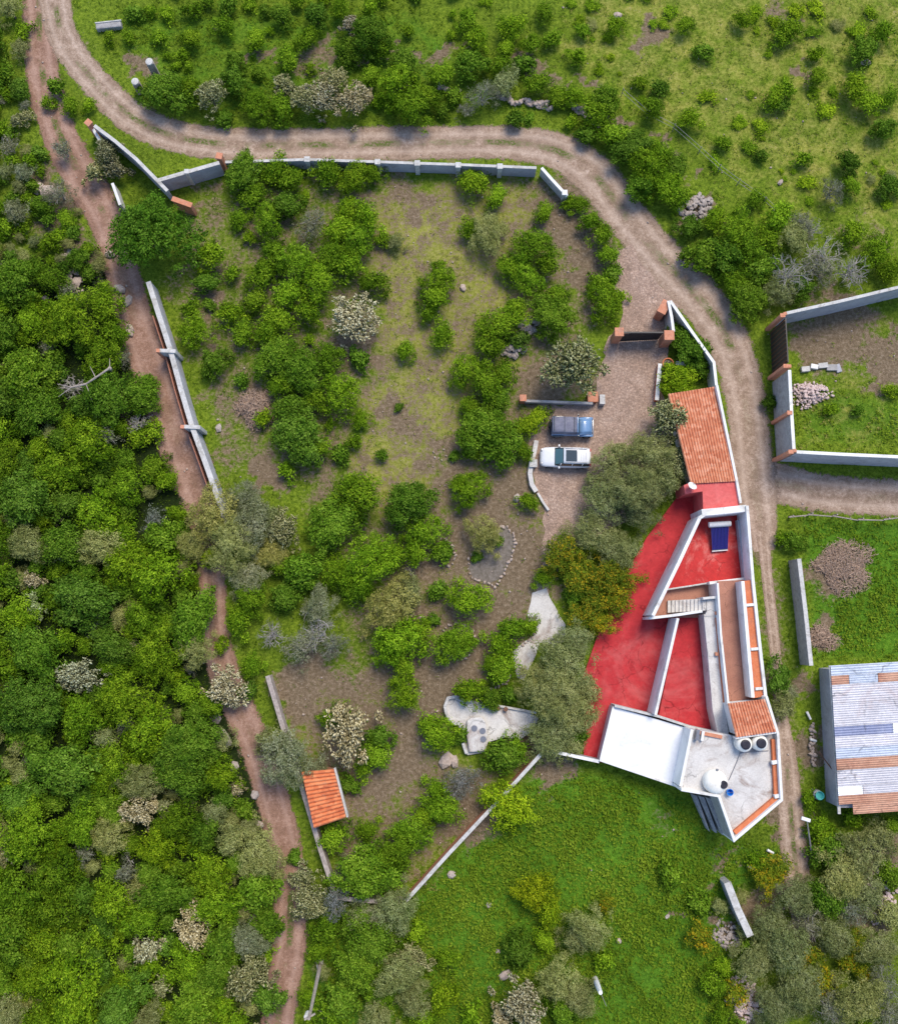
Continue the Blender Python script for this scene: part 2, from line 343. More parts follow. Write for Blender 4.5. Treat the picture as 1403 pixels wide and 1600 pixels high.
# ---------------------------------------------------------------- dirt roads
def ribbon(name, pts, z, mat, label, step=6, nacross=13, smask=lambda x, y: 1):
    P3 = np.array([(a, b) for a, b, c in pts], float); wd = np.array([c for a, b, c in pts], float)
    # Catmull-Rom resample
    out = []; ws = []
    for i in range(len(P3) - 1):
        p0, p1, p2, p3 = P3[max(i - 1, 0)], P3[i], P3[i + 1], P3[min(i + 2, len(P3) - 1)]
        k = max(2, int(np.linalg.norm(p2 - p1) / step))
        for t in np.arange(k) / k:
            out.append(.5 * ((2 * p1) + (-p0 + p2) * t + (2 * p0 - 5 * p1 + 4 * p2 - p3) * t * t + (-p0 + 3 * p1 - 3 * p2 + p3) * t ** 3)); ws.append(wd[i] * (1 - t) + wd[i + 1] * t)
    out = np.array(out); ws = np.array(ws); d = np.gradient(out, axis=0); d /= np.linalg.norm(d, axis=1)[:, None]
    nrm = np.stack([-d[:, 1], d[:, 0]], 1)
    u = np.linspace(-1, 1, nacross)
    pp = out[:, None, :] + nrm[:, None, :] * (u[None, :, None] * ws[:, None, None] * .68)
    V = np.array([W(x, y, z) for x, y in pp.reshape(-1, 2)])
    V = V + 0
    n_, k_ = len(out), nacross
    ii = np.arange(n_ * k_).reshape(n_, k_)
    Fq = np.stack([ii[:-1, :-1], ii[:-1, 1:], ii[1:, 1:], ii[1:, :-1]], -1).reshape(-1, 4)
    me = mesh_np(name, V, Fq)
    at = me.color_attributes.new('lane', 'FLOAT_COLOR', 'POINT')
    s = np.concatenate([[0], np.cumsum(np.linalg.norm(np.diff(out, axis=0), axis=1))]) / 17
    cc = np.zeros((n_, k_, 4), np.float32); cc[..., 0] = u[None] * .5 + .5; cc[..., 1] = (s / 200)[:, None]; cc[..., 2] = np.array([smask(x, y) for x, y in out])[:, None]; cc[..., 3] = 1
    at.data.foreach_set('color', cc.reshape(-1))
    o = link(name, me, None, mat)
    if me.polygons[0].normal.z < 0: me.flip_normals()
    return tag(o, label, 'road', kind='structure')
def roadmat(name, c_lo, c_mid, c_hi, strip=.5, edge=.8):
    m, nt, n, b = newmat(name); P = objco(nt)
    at = nt.nodes.new('ShaderNodeVertexColor'); at.layer_name = 'lane'
    sp = nt.nodes.new('ShaderNodeSeparateColor'); nt.links.new(at.outputs['Color'], sp.inputs[0])
    u = mth(nt, 'ABSOLUTE', mth(nt, 'SUBTRACT', mth(nt, 'MULTIPLY', sp.outputs[0], 2), 1))
    n1 = noise(nt, .8, 6, .7, P, .5); n2 = noise(nt, 4, 7, .75, P); n3 = noise(nt, 15, 4, .7, P); n0 = noise(nt, .22, 3, .6, P)
    col = ramp(nt, mix(nt, .5, n1, n2), [(.33, c_lo), (.5, c_mid), (.66, c_hi)])
    # wheel ruts: paler compacted bands either side of the middle
    rut = mth(nt, 'SUBTRACT', 1, mth(nt, 'MULTIPLY', mth(nt, 'ABSOLUTE', mth(nt, 'SUBTRACT', u, .42)), 5), True)
    col = mix(nt, mth(nt, 'MULTIPLY', rut, .42), col, c_hi)
    # loose gravel / worn grass in the middle strip
    s = mth(nt, 'MINIMUM', 1.0, mth(nt, 'MULTIPLY', mth(nt, 'SUBTRACT', 1.0, mth(nt, 'MULTIPLY', u, 5.0), True), 1.8))
    s = mth(nt, 'MULTIPLY', s, sp.outputs[2])
    s = mth(nt, 'MULTIPLY', s, mth(nt, 'MULTIPLY', ramp(nt, n0, [(.44, (0, 0, 0)), (.56, (1, 1, 1))]), ramp(nt, n2, [(.42, (0, 0, 0)), (.55, (1, 1, 1))])))
    g = ramp(nt, n2, [(.3, (.03, .05, .01)), (.7, (.12, .16, .03))])
    col = mix(nt, mth(nt, 'MULTIPLY', s, strip * 1.9, True), col, g)
    col = mix(nt, .75, col, ramp(nt, n3, [(.25, (.26, .26, .26)), (.75, (.74, .74, .74))]), 'OVERLAY')
    nt.links.new(col, b.inputs['Base Color']); b.inputs['Roughness'].default_value = .97; b.inputs['Specular IOR Level'].default_value = .15
    bump(nt, b, mix(nt, .5, n2, n3), .7, .12)
    # ragged grass edge: the sheet ends where the noise says so
    e = mth(nt, 'ADD', u, mth(nt, 'MULTIPLY', mth(nt, 'SUBTRACT', mix(nt, .5, n1, n2), .5), 1.3))
    al = ramp(nt, e, [(edge - .06, (1, 1, 1)), (edge + .06, (0, 0, 0))])
    nt.links.new(al, b.inputs['Alpha'])
    return m
M['road_a'] = roadmat('pinkish_dirt_track', (.15, .10, .068), (.30, .215, .158), (.54, .42, .34), .8, .84)
M['road_b'] = roadmat('reddish_dirt_track', (.14, .08, .055), (.27, .16, .115), (.45, .30, .24), .8, .82)
road_a = ribbon('road', ROAD_A, .012, M['road_a'], 'pinkish dirt road with two wheel ruts curving past the house', smask=lambda x, y: .75 if y < 560 else .12)
road_b = ribbon('road', ROAD_B, .008, M['road_b'], 'reddish dirt track running down beside the long left wall', smask=lambda x, y: 1 if y < 330 or y > 1390 else .1)
road_c = ribbon('road', ROAD_C, .004, M['road_a'], 'dirt side road leaving to the right of the house', smask=lambda x, y: .15)
road_d = ribbon('path', ROAD_D, .016, M['road_a'], 'narrow single rut dirt lane in the grass right of the house', smask=lambda x, y: .8 if y > 1180 else 0)

def sheet(name, poly, z, mat, label, cat, jag=0, kind='structure', th=0):
    pts = []
    for i in range(len(poly)):
        a, b_ = poly[i], poly[(i + 1) % len(poly)]
        k = max(1, int(math.dist(a, b_) / 14)) if jag else 1
        for t in range(k):
            x = a[0] + (b_[0] - a[0]) * t / k; y = a[1] + (b_[1] - a[1]) * t / k
            pts.append(W(x + random.uniform(-jag, jag), y + random.uniform(-jag, jag), z))
    mb = MB(); mb.prism([(p.x, p.y) for p in pts], z - th if th else z - .02, z)
    o = mb.build(name, mat); return tag(o, label, cat, kind=kind)
M['cobble'] = None
m, nt, n, b = newmat('cobbled_drive'); P = objco(nt)
vo = nt.nodes.new('ShaderNodeTexVoronoi'); vo.inputs['Scale'].default_value = 5.5; nt.links.new(P, vo.inputs['Vector'])
ve = nt.nodes.new('ShaderNodeTexVoronoi'); ve.feature = 'DISTANCE_TO_EDGE'; ve.inputs['Scale'].default_value = 5.5; nt.links.new(P, ve.inputs['Vector'])
n1 = noise(nt, .5, 6, .7, P, .5); n2 = noise(nt, 5, 6, .7, P)
sc = nt.nodes.new('ShaderNodeSeparateColor'); nt.links.new(vo.outputs['Color'], sc.inputs[0])
col = ramp(nt, mix(nt, .55, n1, n2), [(.32, (.20, .135, .10)), (.5, (.34, .235, .18)), (.68, (.50, .38, .31))])
col = mix(nt, .5, col, ramp(nt, sc.outputs[0], [(0, (.3, .3, .3)), (1, (.68, .68, .68))]), 'OVERLAY')
col = mix(nt, mth(nt, 'MULTIPLY', ramp(nt, ve.outputs['Distance'], [(0, (1, 1, 1)), (.10, (0, 0, 0))]), .6), col, (.12, .085, .06))
nt.links.new(col, b.inputs['Base Color']); b.inputs['Roughness'].default_value = .95
bump(nt, b, ve.outputs['Distance'], .5, .08); M['cobble'] = m
drive = sheet('driveway', DRIVE, .022, M['cobble'], 'cobbled brown driveway from the gate down past the two cars', 'driveway', 5)
path = sheet('path', PATH, .045, M['concrete'], 'pale concrete garden path between the shrubs', 'path', 2, th=.06)
M['gravel'] = surf('dark_gravel', (.10, .085, .065), (.22, .19, .165), 3, .95, .7, 16)
bed_floor = sheet('path', [(768, 832), (790, 822), (806, 845), (800, 870), (780, 905), (762, 915), (738, 905), (732, 885), (745, 860)], .012, M['gravel'], 'grey gravel filling the heart shaped stone ring', 'gravel bed', 2)
bed_floor.name = 'gravel_bed'
# ---------------------------------------------------------------- walls and buildings
def XY(p, z): w = W(p[0], p[1], z); return (w.x, w.y)
def strip(mb, pts, z0, z1, th):
    """a wall following the photo polyline of its TOP edge (height z1), mitred, down to z0"""
    P = [Vector(XY(p, z1)) for p in pts]; n = len(P); L = []; Rr = []
    for i in range(n):
        d0 = (P[i] - P[i - 1]).normalized() if i else None
        d1 = (P[i + 1] - P[i]).normalized() if i < n - 1 else None
        if d0 is None: d0 = d1
        if d1 is None: d1 = d0
        m_ = Vector((-(d0.y + d1.y), d0.x + d1.x)).normalized(); k = 1 / max(.4, m_.dot(Vector((-d0.y, d0.x))))
        L.append(P[i] + m_ * th / 2 * k); Rr.append(P[i] - m_ * th / 2 * k)
    for i in range(n - 1):
        mb.prism([tuple(Rr[i]), tuple(Rr[i + 1]), tuple(L[i + 1]), tuple(L[i])], z0, z1)
    return mb
def wallpart(name, pts, z0, z1, th, mat, parent=None, cap=None, bev=.02):
    mb = MB(); strip(mb, pts, z0, z1 - (.06 if cap else 0), th)
    o = mb.build(name, mat, parent, bev)
    if cap:
        mb = MB(); strip(mb, pts, z1 - .06, z1, th + .06); mb.build('coping', cap, parent)
    return o
def poly_w(pts, z): return [XY(p, z) for p in pts]
def slab(name, pts, z0, z1, mat, parent=None, bev=0):
    return MB().prism(poly_w(pts, z1), z0, z1).build(name, mat, parent, bev)
def center(pts, z=0):
    v = [W(p[0], p[1], z) for p in pts]; c = sum(v, Vector()) / len(v); return Vector((c.x, c.y, 0))
def wall_thing(label, pts, h, th, mat, cap='coping', pillars=(), cat='wall', name='garden_wall', pmat='coping', panels=0, pcap='brick', psize=.5, group=None):
    e = empty(name, center(pts, h), label, cat, group)
    wallpart('wall_body', pts, 0, h, th, M[mat], e, M[cap] if cap else None)
    for (x, y) in pillars:
        c = XY((x, y), h + .15)
        MB().box((c[0], c[1], (h + .12) / 2), (psize, psize, h + .12)).build('pillar', M[pmat], e, .02)
        MB().box((c[0], c[1], h + .17), (psize + .12, psize + .12, .1)).build('pillar_cap', M[pcap], e, .02)
    return e
NW = wall_thing('long grey wall with pale pillars along the lower edge of the upper road', [(352, 253), (480, 249), (600, 253), (716, 257), (838, 262)], 1.7, .2, 'grey_wall', 'coping', [(480, 249), (590, 253), (652, 255), (716, 258), (781, 260)], pcap='coping', psize=.42)
wall_thing('short grey panel wall joining the two upper left walls below the road', [(246, 282), (294, 268), (343, 254)], 2.2, .3, 'grey_wall', 'coping', [(292, 268)], pcap='coping', psize=.34)
wall_thing('low pale wall bending down from the right end of the long grey wall', [(846, 262), (862, 280), (886, 306)], 1.4, .22, 'coping', 'white', [(882, 301)], pcap='white', psize=.4)
wall_thing('white topped wall slanting from the track fork down to the big dark green tree', [(148, 196), (180, 220), (213, 248), (262, 298)], 2.4, .26, 'grey_wall', 'coping')
wall_thing('narrow pale wall stub beside the reddish track near the fork', [(145, 200), (158, 222)], 1.6, .2, 'coping', 'white')
wall_thing('short white wall piece left of the big dark green tree', [(176, 286), (188, 320)], 1.8, .2, 'coping', 'white')
def brick_post(label, px, py, h=2.3, s=.5, group='brick posts of the upper left walls', rz=.3, w2=None):
    e = empty('brick_post', W(px, py, 0), label, 'post', group)
    c = XY((px, py), h)
    MB().box((c[0], c[1], h / 2), (s, w2 or s, h), rz).build('shaft', M['brick'], e, .02)
    MB().box((c[0], c[1], h + .05), (s + .12, (w2 or s) + .12, .1), rz).build('cap', M['brick'], e, .02)
    return e
brick_post('brick post at the upper end of the white topped slanting wall', 139, 192, rz=-.7)
brick_post('brick post on the road side where grey panel wall meets long wall', 343, 244, rz=-.2)
brick_post('broad brick pier right of the big dark green tree top', 285, 316, rz=-.35, s=1.9, w2=.38, h=1.9)
# long wall down the left track
lw = [(232, 440), (248, 490), (266, 545), (283, 608), (300, 665), (322, 725), (345, 790), (362, 840)]
e = empty('garden_wall', center(lw, 2), 'long pale concrete wall running down the right side of the reddish track', 'wall')
wallpart('wall_body', lw, 0, 2.3, .4, M['grey_wall'], e, M['coping'])
wallpart('brick_course', [(x - 9, y + 3) for x, y in lw[1:]], 0, 1.2, .12, M['brick'], e)
for (x, y) in ((262, 548), (300, 667)):
    a_ = XY((x, y), 2.45)
    MB().box((a_[0], a_[1], 1.22), (1.5, .34, 2.46), -.05).build('pillar', M['coping'], e, .02)
    MB().box((a_[0] - .85, a_[1], 1.3), (.32, .34, 2.5), -.05).build('brick_pier', M['brick'], e, .02)
wall_thing('dark stone boundary wall on the lower left edge of the garden', [(418, 1056), (440, 1130), (470, 1225), (500, 1325), (524, 1400)], 1.3, .4, 'stone', None)
wall_thing('low stone wall closing the bottom of the garden', [(526, 1403), (575, 1408), (630, 1411)], 1.3, .35, 'stone', None)
wall_thing('pale topped boundary wall between garden and bright green field', [(634, 1408), (700, 1335), (780, 1250), (850, 1173)], 1.8, .25, 'brick', 'coping')
wall_thing('low wall from the boundary corner to the red patio', [(852, 1172), (895, 1181), (936, 1190)], 1.8, .22, 'grey_wall', 'white')
wall_thing('block wall with pale top beside the lower road grass strip', [(1248, 873), (1258, 955), (1267, 1040)], 2.3, .3, 'block', 'coping')
wall_thing('isolated weathered concrete wall below the house near the yellow shrubs', [(1136, 1379), (1152, 1420), (1172, 1463)], 1.8, .55, 'block', 'coping')
# gate walls of the drive
wall_thing('white wall on the road side of the driveway gate', [(1044, 470), (1049, 495), (1052, 518)], 2.3, .2, 'coping', 'white')
wall_thing('slanting wall along the road from gate to tiled roof', [(1047, 470), (1080, 517), (1115, 566), (1119, 602)], 2.3, .2, 'coping', 'white')
brick_post('brick pillar left of the driveway gate', 967, 519, 2.4, .7, 'brick pillars of the driveway gate', 0)
brick_post('brick pillar right of the driveway gate', 1045, 524, 2.4, .8, 'brick pillars of the driveway gate', 0)
brick_post('brick pillar at the road end of the white gate wall', 1037, 480, 2.0, .7, 'brick pillars of the driveway gate', -.5, 1.2)
e = empty('driveway_gate', W(1005, 525, 0), 'dark metal driveway gate seen from above between brick pillars', 'gate')
g0, g1 = W(974, 522, 2.2), W(1036, 519, 2.2)
for k in range(2):
    a_ = g0.lerp(g1, k * .5 + .005); b_ = g0.lerp(g1, k * .5 + .495)
    mb = MB(); mid = (a_ + b_) / 2; ang = math.atan2(b_.y - a_.y, b_.x - a_.x); L = (b_ - a_).length
    mb.box((mid.x, mid.y, 1.15), (L, .06, 2.0), ang)
    for q in range(9):
        p = a_.lerp(b_, (q + .5) / 9); mb.box((p.x, p.y, 1.15), (.05, .12, 2.05), ang)
    mb.build('gate_leaf', M['dark_metal'], e)
mb = MB(); mid = (g0 + g1) / 2; mb.box((mid.x, mid.y + .02, 2.3), ((g1 - g0).length + .3, .16, .12), 0); mb.build('lintel', M['dark_metal'], e, .02)
wall_thing('low grey retaining wall above the two parked cars', [(818, 626), (870, 628), (926, 630)], .8, .18, 'grey_wall', 'block')
brick_post('weathered post where the car park wall meets the garden', 817, 622, 1.2, .5, 'small posts around the car park', 0)
e = empty('planter', W(926, 618, 0), 'orange brick planter at the right end of the wall above the cars', 'planter')
c = XY((926, 620), .8); MB().box((c[0], c[1], .4), (.85, .85, .8)).build('box', M['orange'], e, .03); MB().box((c[0], c[1], .83), (.95, .95, .06)).build('rim', M['brick'], e)
MB().box((c[0] + .9, c[1] - .2, .35), (.5, .9, .7)).build('step', M['coping'], e, .02)
wall_thing('curved low concrete kerb wall left of the white car', [(838, 688), (835, 705), (830, 722), (828, 740), (831, 757), (838, 768)], .5, .42, 'concrete', None, [(833, 724)], psize=.6, pcap='coping')
wall_thing('thin concrete kerb continuing below the white car', [(840, 770), (848, 784), (857, 797)], .3, .22, 'concrete', None)

# right hand walled enclosure
def face_wall(label, pts, h, mat, cap, pill):
    e = empty('enclosure_wall', center(pts, h), label, 'wall')
    wallpart('wall_body', pts, 0, h, .22, M[mat], e, M[cap])
    for (x, y, sx, sy, rz) in pill:
        c = XY((x, y), h + .05); MB().box((c[0], c[1], (h + .1) / 2), (sx, sy, h + .1), rz).build('pillar', M['brick'], e, .02)
    return e
face_wall('grey wall along the upper side of the right walled plot', [(1229, 489), (1310, 471), (1410, 447), (1480, 430)], 3.4, 'grey_wall', 'coping', [(1226, 490, .3, .3, .2)])
face_wall('block wall facing the road with white top on the right walled plot', [(1233, 578), (1236, 640), (1240, 702)], 4.1, 'block', 'white', [(1233, 572, .3, .3, 0), (1241, 704, .3, .3, 0)])
face_wall('pale lilac grey wall with white top along the bottom of the right plot', [(1244, 706), (1320, 710), (1410, 714), (1480, 717)], 4.1, 'grey_wall', 'white', [])
e = empty('plot_gate', W(1212, 540, 0), 'black sheet metal gate of the walled plot between brick pillars', 'gate')
gp = [(1227, 497), (1231, 566)]
mb = MB(); strip(mb, gp, .05, 3.9, .1); mb.build('gate_panel', M['dark_metal'], e)
mb = MB()
for q in range(10):
    t = (q + .5) / 10; x_, y_ = 1227 + 4 * t, 497 + 69 * t; c = XY((x_, y_), 3.9); mb.box((c[0] - .09, c[1], 1.95), (.05, .06, 3.8))
mb.build('gate_rib', M['iron'], e)
# sloping brick buttress courses either side of the gate
for (bx, by, lab) in ((1224, 493, 'brick pier at the upper side of the black gate'), (1229, 572, 'brick pier at the lower side of the black gate'), (1237, 706, 'brick pier at the lower road corner of the right plot'), (1235, 645, 'brick pier halfway down the road side block wall')):
    c = XY((bx, by), 4.1 if by > 560 else 3.9)
    e = empty('brick_buttress', (c[0], c[1], 0), lab, 'buttress', 'brick buttresses of the walled plot')
    mb = MB(); s = .15
    hh = 4.13 if by > 560 else 3.95
    vs = [(c[0] - .32, c[1] - s, 0), (c[0] + .1, c[1] - s, 0), (c[0] + .1, c[1] + s, 0), (c[0] - .32, c[1] + s, 0), (c[0] - .3, c[1] - s, hh), (c[0] + .1, c[1] - s, hh), (c[0] + .1, c[1] + s, hh), (c[0] - .3, c[1] + s, hh)]
    mb.add(vs, [(3, 2, 1, 0), (4, 5, 6, 7), (0, 1, 5, 4), (1, 2, 6, 5), (2, 3, 7, 6), (3, 0, 4, 7)]); mb.build('shaft', M['brick'], e, .02)
    MB().box((c[0] - .12, c[1], hh + .03), (.46, .36, .05)).build('cap', M['brick'], e, .01)

# corrugated / tiled sheets
def corrugated(name, q, z, mat, parent, n_w, n_l, amp, rowstep=0, th=.05, jit=0):
    """q: 4 photo corners a,b,c,d ; waves counted across a->b, rows run a->d; z: heights of the corners"""
    A, B, Cc, D = [W(q[i][0], q[i][1], z[i]) for i in range(4)]
    sw = n_w * 6; V = []; T = []
    us = np.linspace(0, 1, sw + 1); rows = []
    for r in range(n_l): rows += [(r / n_l, rowstep), ((r + .999) / n_l, 0)] if rowstep else [(r / n_l, 0)]
    if not rowstep: rows.append((1, 0))
    off = [random.uniform(-jit, jit) for _ in range(n_w + 1)]
    for v, dz in rows:
        for u in us:
            p = A.lerp(B, u).lerp(D.lerp(Cc, u), v)
            w = abs(math.sin(math.pi * u * n_w)) if rowstep else .5 + .5 * math.sin(2 * math.pi * u * n_w)
            V.append((p.x, p.y, p.z + amp * w + dz + off[min(n_w, int(u * n_w))]))
    k = sw + 1; nr = len(rows)
    ii = np.arange(nr * k).reshape(nr, k)
    Fq = np.stack([ii[:-1, :-1], ii[:-1, 1:], ii[1:, 1:], ii[1:, :-1]], -1).reshape(-1, 4)
    mb = MB(); 
    V2 = [tuple(v) for v in V]
    mb.add(V2, [tuple(int(i) for i in f) for f in Fq])
    o = mb.build(name, mat, parent)
    if o.data.polygons[0].normal.z < 0: o.data.flip_normals()
    s = o.modifiers.new('solid', 'SOLIDIFY'); s.thickness = th; s.offset = -1
    return o
def tilemat(name, c1, c2, c3, st=.6):
    m, nt, n, b = newmat(name); P = objco(nt)
    vo = nt.nodes.new('ShaderNodeTexVoronoi'); vo.inputs['Scale'].default_value = 3.2; nt.links.new(P, vo.inputs['Vector'])
    sc = nt.nodes.new('ShaderNodeSeparateColor'); nt.links.new(vo.outputs['Color'], sc.inputs[0])
    f = mix(nt, .5, sc.outputs[0], noise(nt, 1.2, 5, .7, P))
    col = ramp(nt, f, [(.2, c1), (.55, c2), (.85, c3)])
    col = mix(nt, mth(nt, 'MULTIPLY', ramp(nt, noise(nt, 2.5, 6, .75, P, .6), [(.56, (0, 0, 0)), (.68, (1, 1, 1))]), st), col, (.26, .16, .11))
    nt.links.new(col, b.inputs['Base Color']); b.inputs['Roughness'].default_value = .85
    bump(nt, b, noise(nt, 20, 4, .7, P), .3, .03); return m
M['tile'] = tilemat('orange_clay_tile', (.48, .15, .07), (.62, .25, .13), (.72, .38, .24), .55)
M['tile_old'] = tilemat('deep_orange_clay_tile', (.42, .10, .035), (.56, .16, .055), (.62, .24, .10), .5)

# ---------------- main house
hc = W(1100, 1020, 0)
house = empty('house', (hc.x, hc.y, 0), 'long white walled house with red flat roofs, terracotta terrace and pale roof deck', 'house')
slab('red_patio', [(1058, 776), (1100, 776), (1106, 800), (1088, 850), (1030, 960), (1066, 966), (1030, 1118), (960, 1120), (943, 1192), (912, 1185), (910, 1060), (936, 985), (975, 900), (1010, 840)], -.3, .18, M['red'], house)
# north block
slab('red_roof', [(1096, 803), (1163, 800), (1168, 904), (1112, 911), (1044, 921), (1028, 948)], .05, 1.4, M['red_wet'], house)
mb = MB(); strip(mb, [(1020, 962), (1060, 880), (1093, 809), (1102, 803)], 0, 3.8, .30); mb.build('west_wall', M['white'], house, .03).name = 'outer_wall'
mb = MB(); strip(mb, [(1096, 801), (1130, 798), (1166, 794)], 0, 3.83, .62); mb.build('thick_parapet', M['white'], house, .04)
mb = MB(); strip(mb, [(1167, 790), (1176, 905), (1186, 1000), (1196, 1088)], 0, 4.0, .26); mb.build('outer_wall', M['white'], house, .02)
mb = MB(); strip(mb, [(1156, 812), (1166, 902)], 1.4, 2.1, .5); mb.build('ledge', M['grey_wall'], house, .02)
mb = MB(); strip(mb, [(1042, 921), (1075, 916), (1112, 910)], .05, 1.62, .14); mb.build('eroded_edge', M['coping'], house, .03)
mb = MB(); strip(mb, [(1108, 911), (1142, 907), (1173, 903)], .05, 2.2, .26); mb.build('cross_wall', M['white'], house, .02)
slab('stair_hall_floor', [(1036, 918), (1118, 908), (1118, 945), (1100, 965), (1022, 965)], 0.02, .9, M['terracotta_floor'], house)
# stairs rising to the right
st_e = MB()
for k in range(10):
    x0 = 1043 + k * 6.0; z1 = 1.05 + (k + 1) * .155
    P4 = poly_w([(x0, 938.5 - k * .35), (x0 + 6.2, 938 - k * .35), (x0 + 6.2, 957 - k * .35), (x0, 957.5 - k * .35)], z1)
    mb = MB(); mb.prism(P4, .5, z1); mb.build('stair', M['concrete'], house, .015)
slab('landing', [(1104, 935), (1120, 935), (1121, 962), (1100, 963), (1104, 955)], .5, 2.66, M['concrete'], house)
mb = MB(); strip(mb, [(1014, 966), (1050, 962), (1097, 955)], .1, 3.0, .22); mb.build('stair_wall', M['white'], house, .02)
mb = MB(); strip(mb, [(1098, 935), (1120, 933)], .1, 3.1, .22); mb.build('stair_wall', M['white'], house, .02)
# middle
mb = MB(); strip(mb, [(1059, 966), (1024, 1117)], .05, 3.1, .24); mb.build('divider_wall', M['white'], house, .03)
slab('red_court', [(1060, 962), (1106, 956), (1118, 1142), (1028, 1124)], -.2, .75, M['red'], house)
slab('walkway', [(1099, 960), (1120, 960), (1124, 1030), (1131, 1096), (1139, 1150), (1121, 1146), (1113, 1110), (1106, 1030)], -.1, 2.6, M['concrete'], house, .02)
mb = MB(); strip(mb, [(1118.5, 965), (1124, 1030), (1131, 1098)], 2.3, 2.72, .14); mb.build('brick_edging', M['orange'], house)
mb = MB(); strip(mb, [(1121, 911), (1126, 990), (1138, 1102)], .1, 3.5, .18); mb.build('rail_wall', M['white'], house, .02)
slab('terracotta_terrace', [(1121, 908), (1162, 906), (1174, 1094), (1137, 1101), (1128, 1010)], 0, 2.35, M['terracotta_floor'], house)
mb = MB(); strip(mb, [(1160, 908), (1168, 1000), (1176, 1090)], 2.2, 3.95, .3); mb.build('planter_wall', M['white'], house, .02)
slab('planter_floor', [(1158, 908), (1175, 906), (1194, 1088), (1176, 1091)], .2, 3.75, M['orange'], house)
for y_, x_ in ((945, 1173), (1014, 1180), (1076, 1187)):
    mb = MB(); strip(mb, [(x_ - 7, y_ + .5), (x_ + 7, y_ - .5)], 3.0, 3.93, .24); mb.build('cross_bar', M['white'], house, .02)
for y_ in (958, 1022):
    c = XY((1121.5, y_), 2.9); MB().box((c[0] - .1, c[1], 2.75), (.28, .3, .3)).build('pot_base', M['brick'], house, .02)
# south east deck
deck = [(1083, 1140), (1140, 1148), (1150, 1152), (1216, 1146), (1221, 1249), (1147, 1312), (1124, 1244), (1064, 1234)]
slab('roof_deck', deck, 0, 4.0, M['concrete'], house)
mb = MB(); strip(mb, [(1197, 1088), (1215, 1146), (1221, 1250), (1147, 1313), (1123, 1244), (1064, 1234)], 0, 4.75, .22); mb.build('outer_wall', M['white'], house, .02)
mb = MB(); strip(mb, [(1209, 1155), (1213.5, 1247), (1148, 1302)], 4.0, 4.35, .42); mb.build('tiled_ledge', M['orange'], house, .02)
for x_, y_ in ((1210, 1191), (1214, 1244)):
    c = XY((x_, y_), 4.5); MB().box((c[0], c[1], 4.4), (.5, .3, .35), .2).build('ledge_stop', M['white'], house, .02)
# unpainted west face of the deck block
f0, f1 = W(1123, 1244, 4.7), W(1147, 1313, 4.7); dd = (f1 - f0).normalized(); nn = Vector((dd.y, -dd.x, 0))
if nn.x > 0: nn = -nn
mid = (f0 + f1) / 2 + nn * .125
MB().box((mid.x, mid.y, 2.25), ((f1 - f0).length - .1, .03, 4.5), math.atan2(dd.y, dd.x)).build('brick_face', M['block'], house)
# white flat roof over the red patio end
wr = [(957, 1104), (1082, 1140), (1063, 1231), (937, 1189)]
slab('white_roof', wr, 0, 1.9, M['white_roof'], house)
mb = MB(); strip(mb, [(958, 1106), (938, 1188), (1062, 1230)], 1.85, 2.0, .2); mb.build('roof_rim', M['white'], house, .02)
mb = MB(); strip(mb, [(1081, 1140), (1063, 1229)], 1.85, 4.25, .25); mb.build('roof_rim', M['white'], house, .02)
mb = MB(); strip(mb, [(960, 1103), (1030, 1120), (1082, 1137), (1137, 1149)], .2, 2.2, .2); mb.build('edge_wall', M['coping'], house, .02)
mb = MB(); strip(mb, [(1086, 1143.5), (1128, 1152)], 3.9, 4.16, .3); mb.build('tile_edging', M['brick'], house, .02)
c = XY((1089, 1148), 4.4); MB().box((c[0], c[1], 4.3), (.28, .9, .6), -.2).build('vent_duct', M['chrome'], house, .02)
c = XY((1097, 1150), 4.3); MB().box((c[0], c[1], 4.2), (.22, .8, .4), -.2).build('vent_duct', M['white'], house, .02)
# small tile roof
so = slab('roof_support', [(1142, 1101), (1192, 1096), (1207, 1140), (1153, 1149)], 2.4, 4.9, M['white'], house)
corrugated('tile_roof', [(1136, 1099), (1194, 1092), (1212, 1143), (1149, 1152)], [5.05, 5.05, 5.25, 5.25], M['tile'], house, 14, 7, .13, .03)
mb = MB(); strip(mb, [(1149, 1153.5), (1212, 1144.5)], 4.5, 5.2, .14); mb.build('roof_fascia', M['white'], house)
# tiled wing at the north
wing = empty('tiled_wing', W(1100, 700, 0), 'long outbuilding with an orange tile roof beside the road, red flat end', 'building')
slab('wall', [(1050, 622), (1118, 610), (1146, 748), (1085, 752)], 0, 2.75, M['white'], wing)
corrugated('tile_roof', [(1043, 616), (1119, 604), (1148, 752), (1078, 756)], [2.85, 2.85, 3.3, 3.3], M['tile'], wing, 17, 20, .13, .03)
mb = MB(); strip(mb, [(1120, 602), (1134, 670), (1151, 752), (1157, 786)], 0, 3.45, .22); mb.build('outer_wall', M['white'], wing, .02)
slab('red_flat_roof', [(1078, 754), (1149, 751), (1155, 790), (1098, 796), (1097, 768), (1070, 772), (1068, 758)], 0, 3.2, M['red_light'], wing, .03)
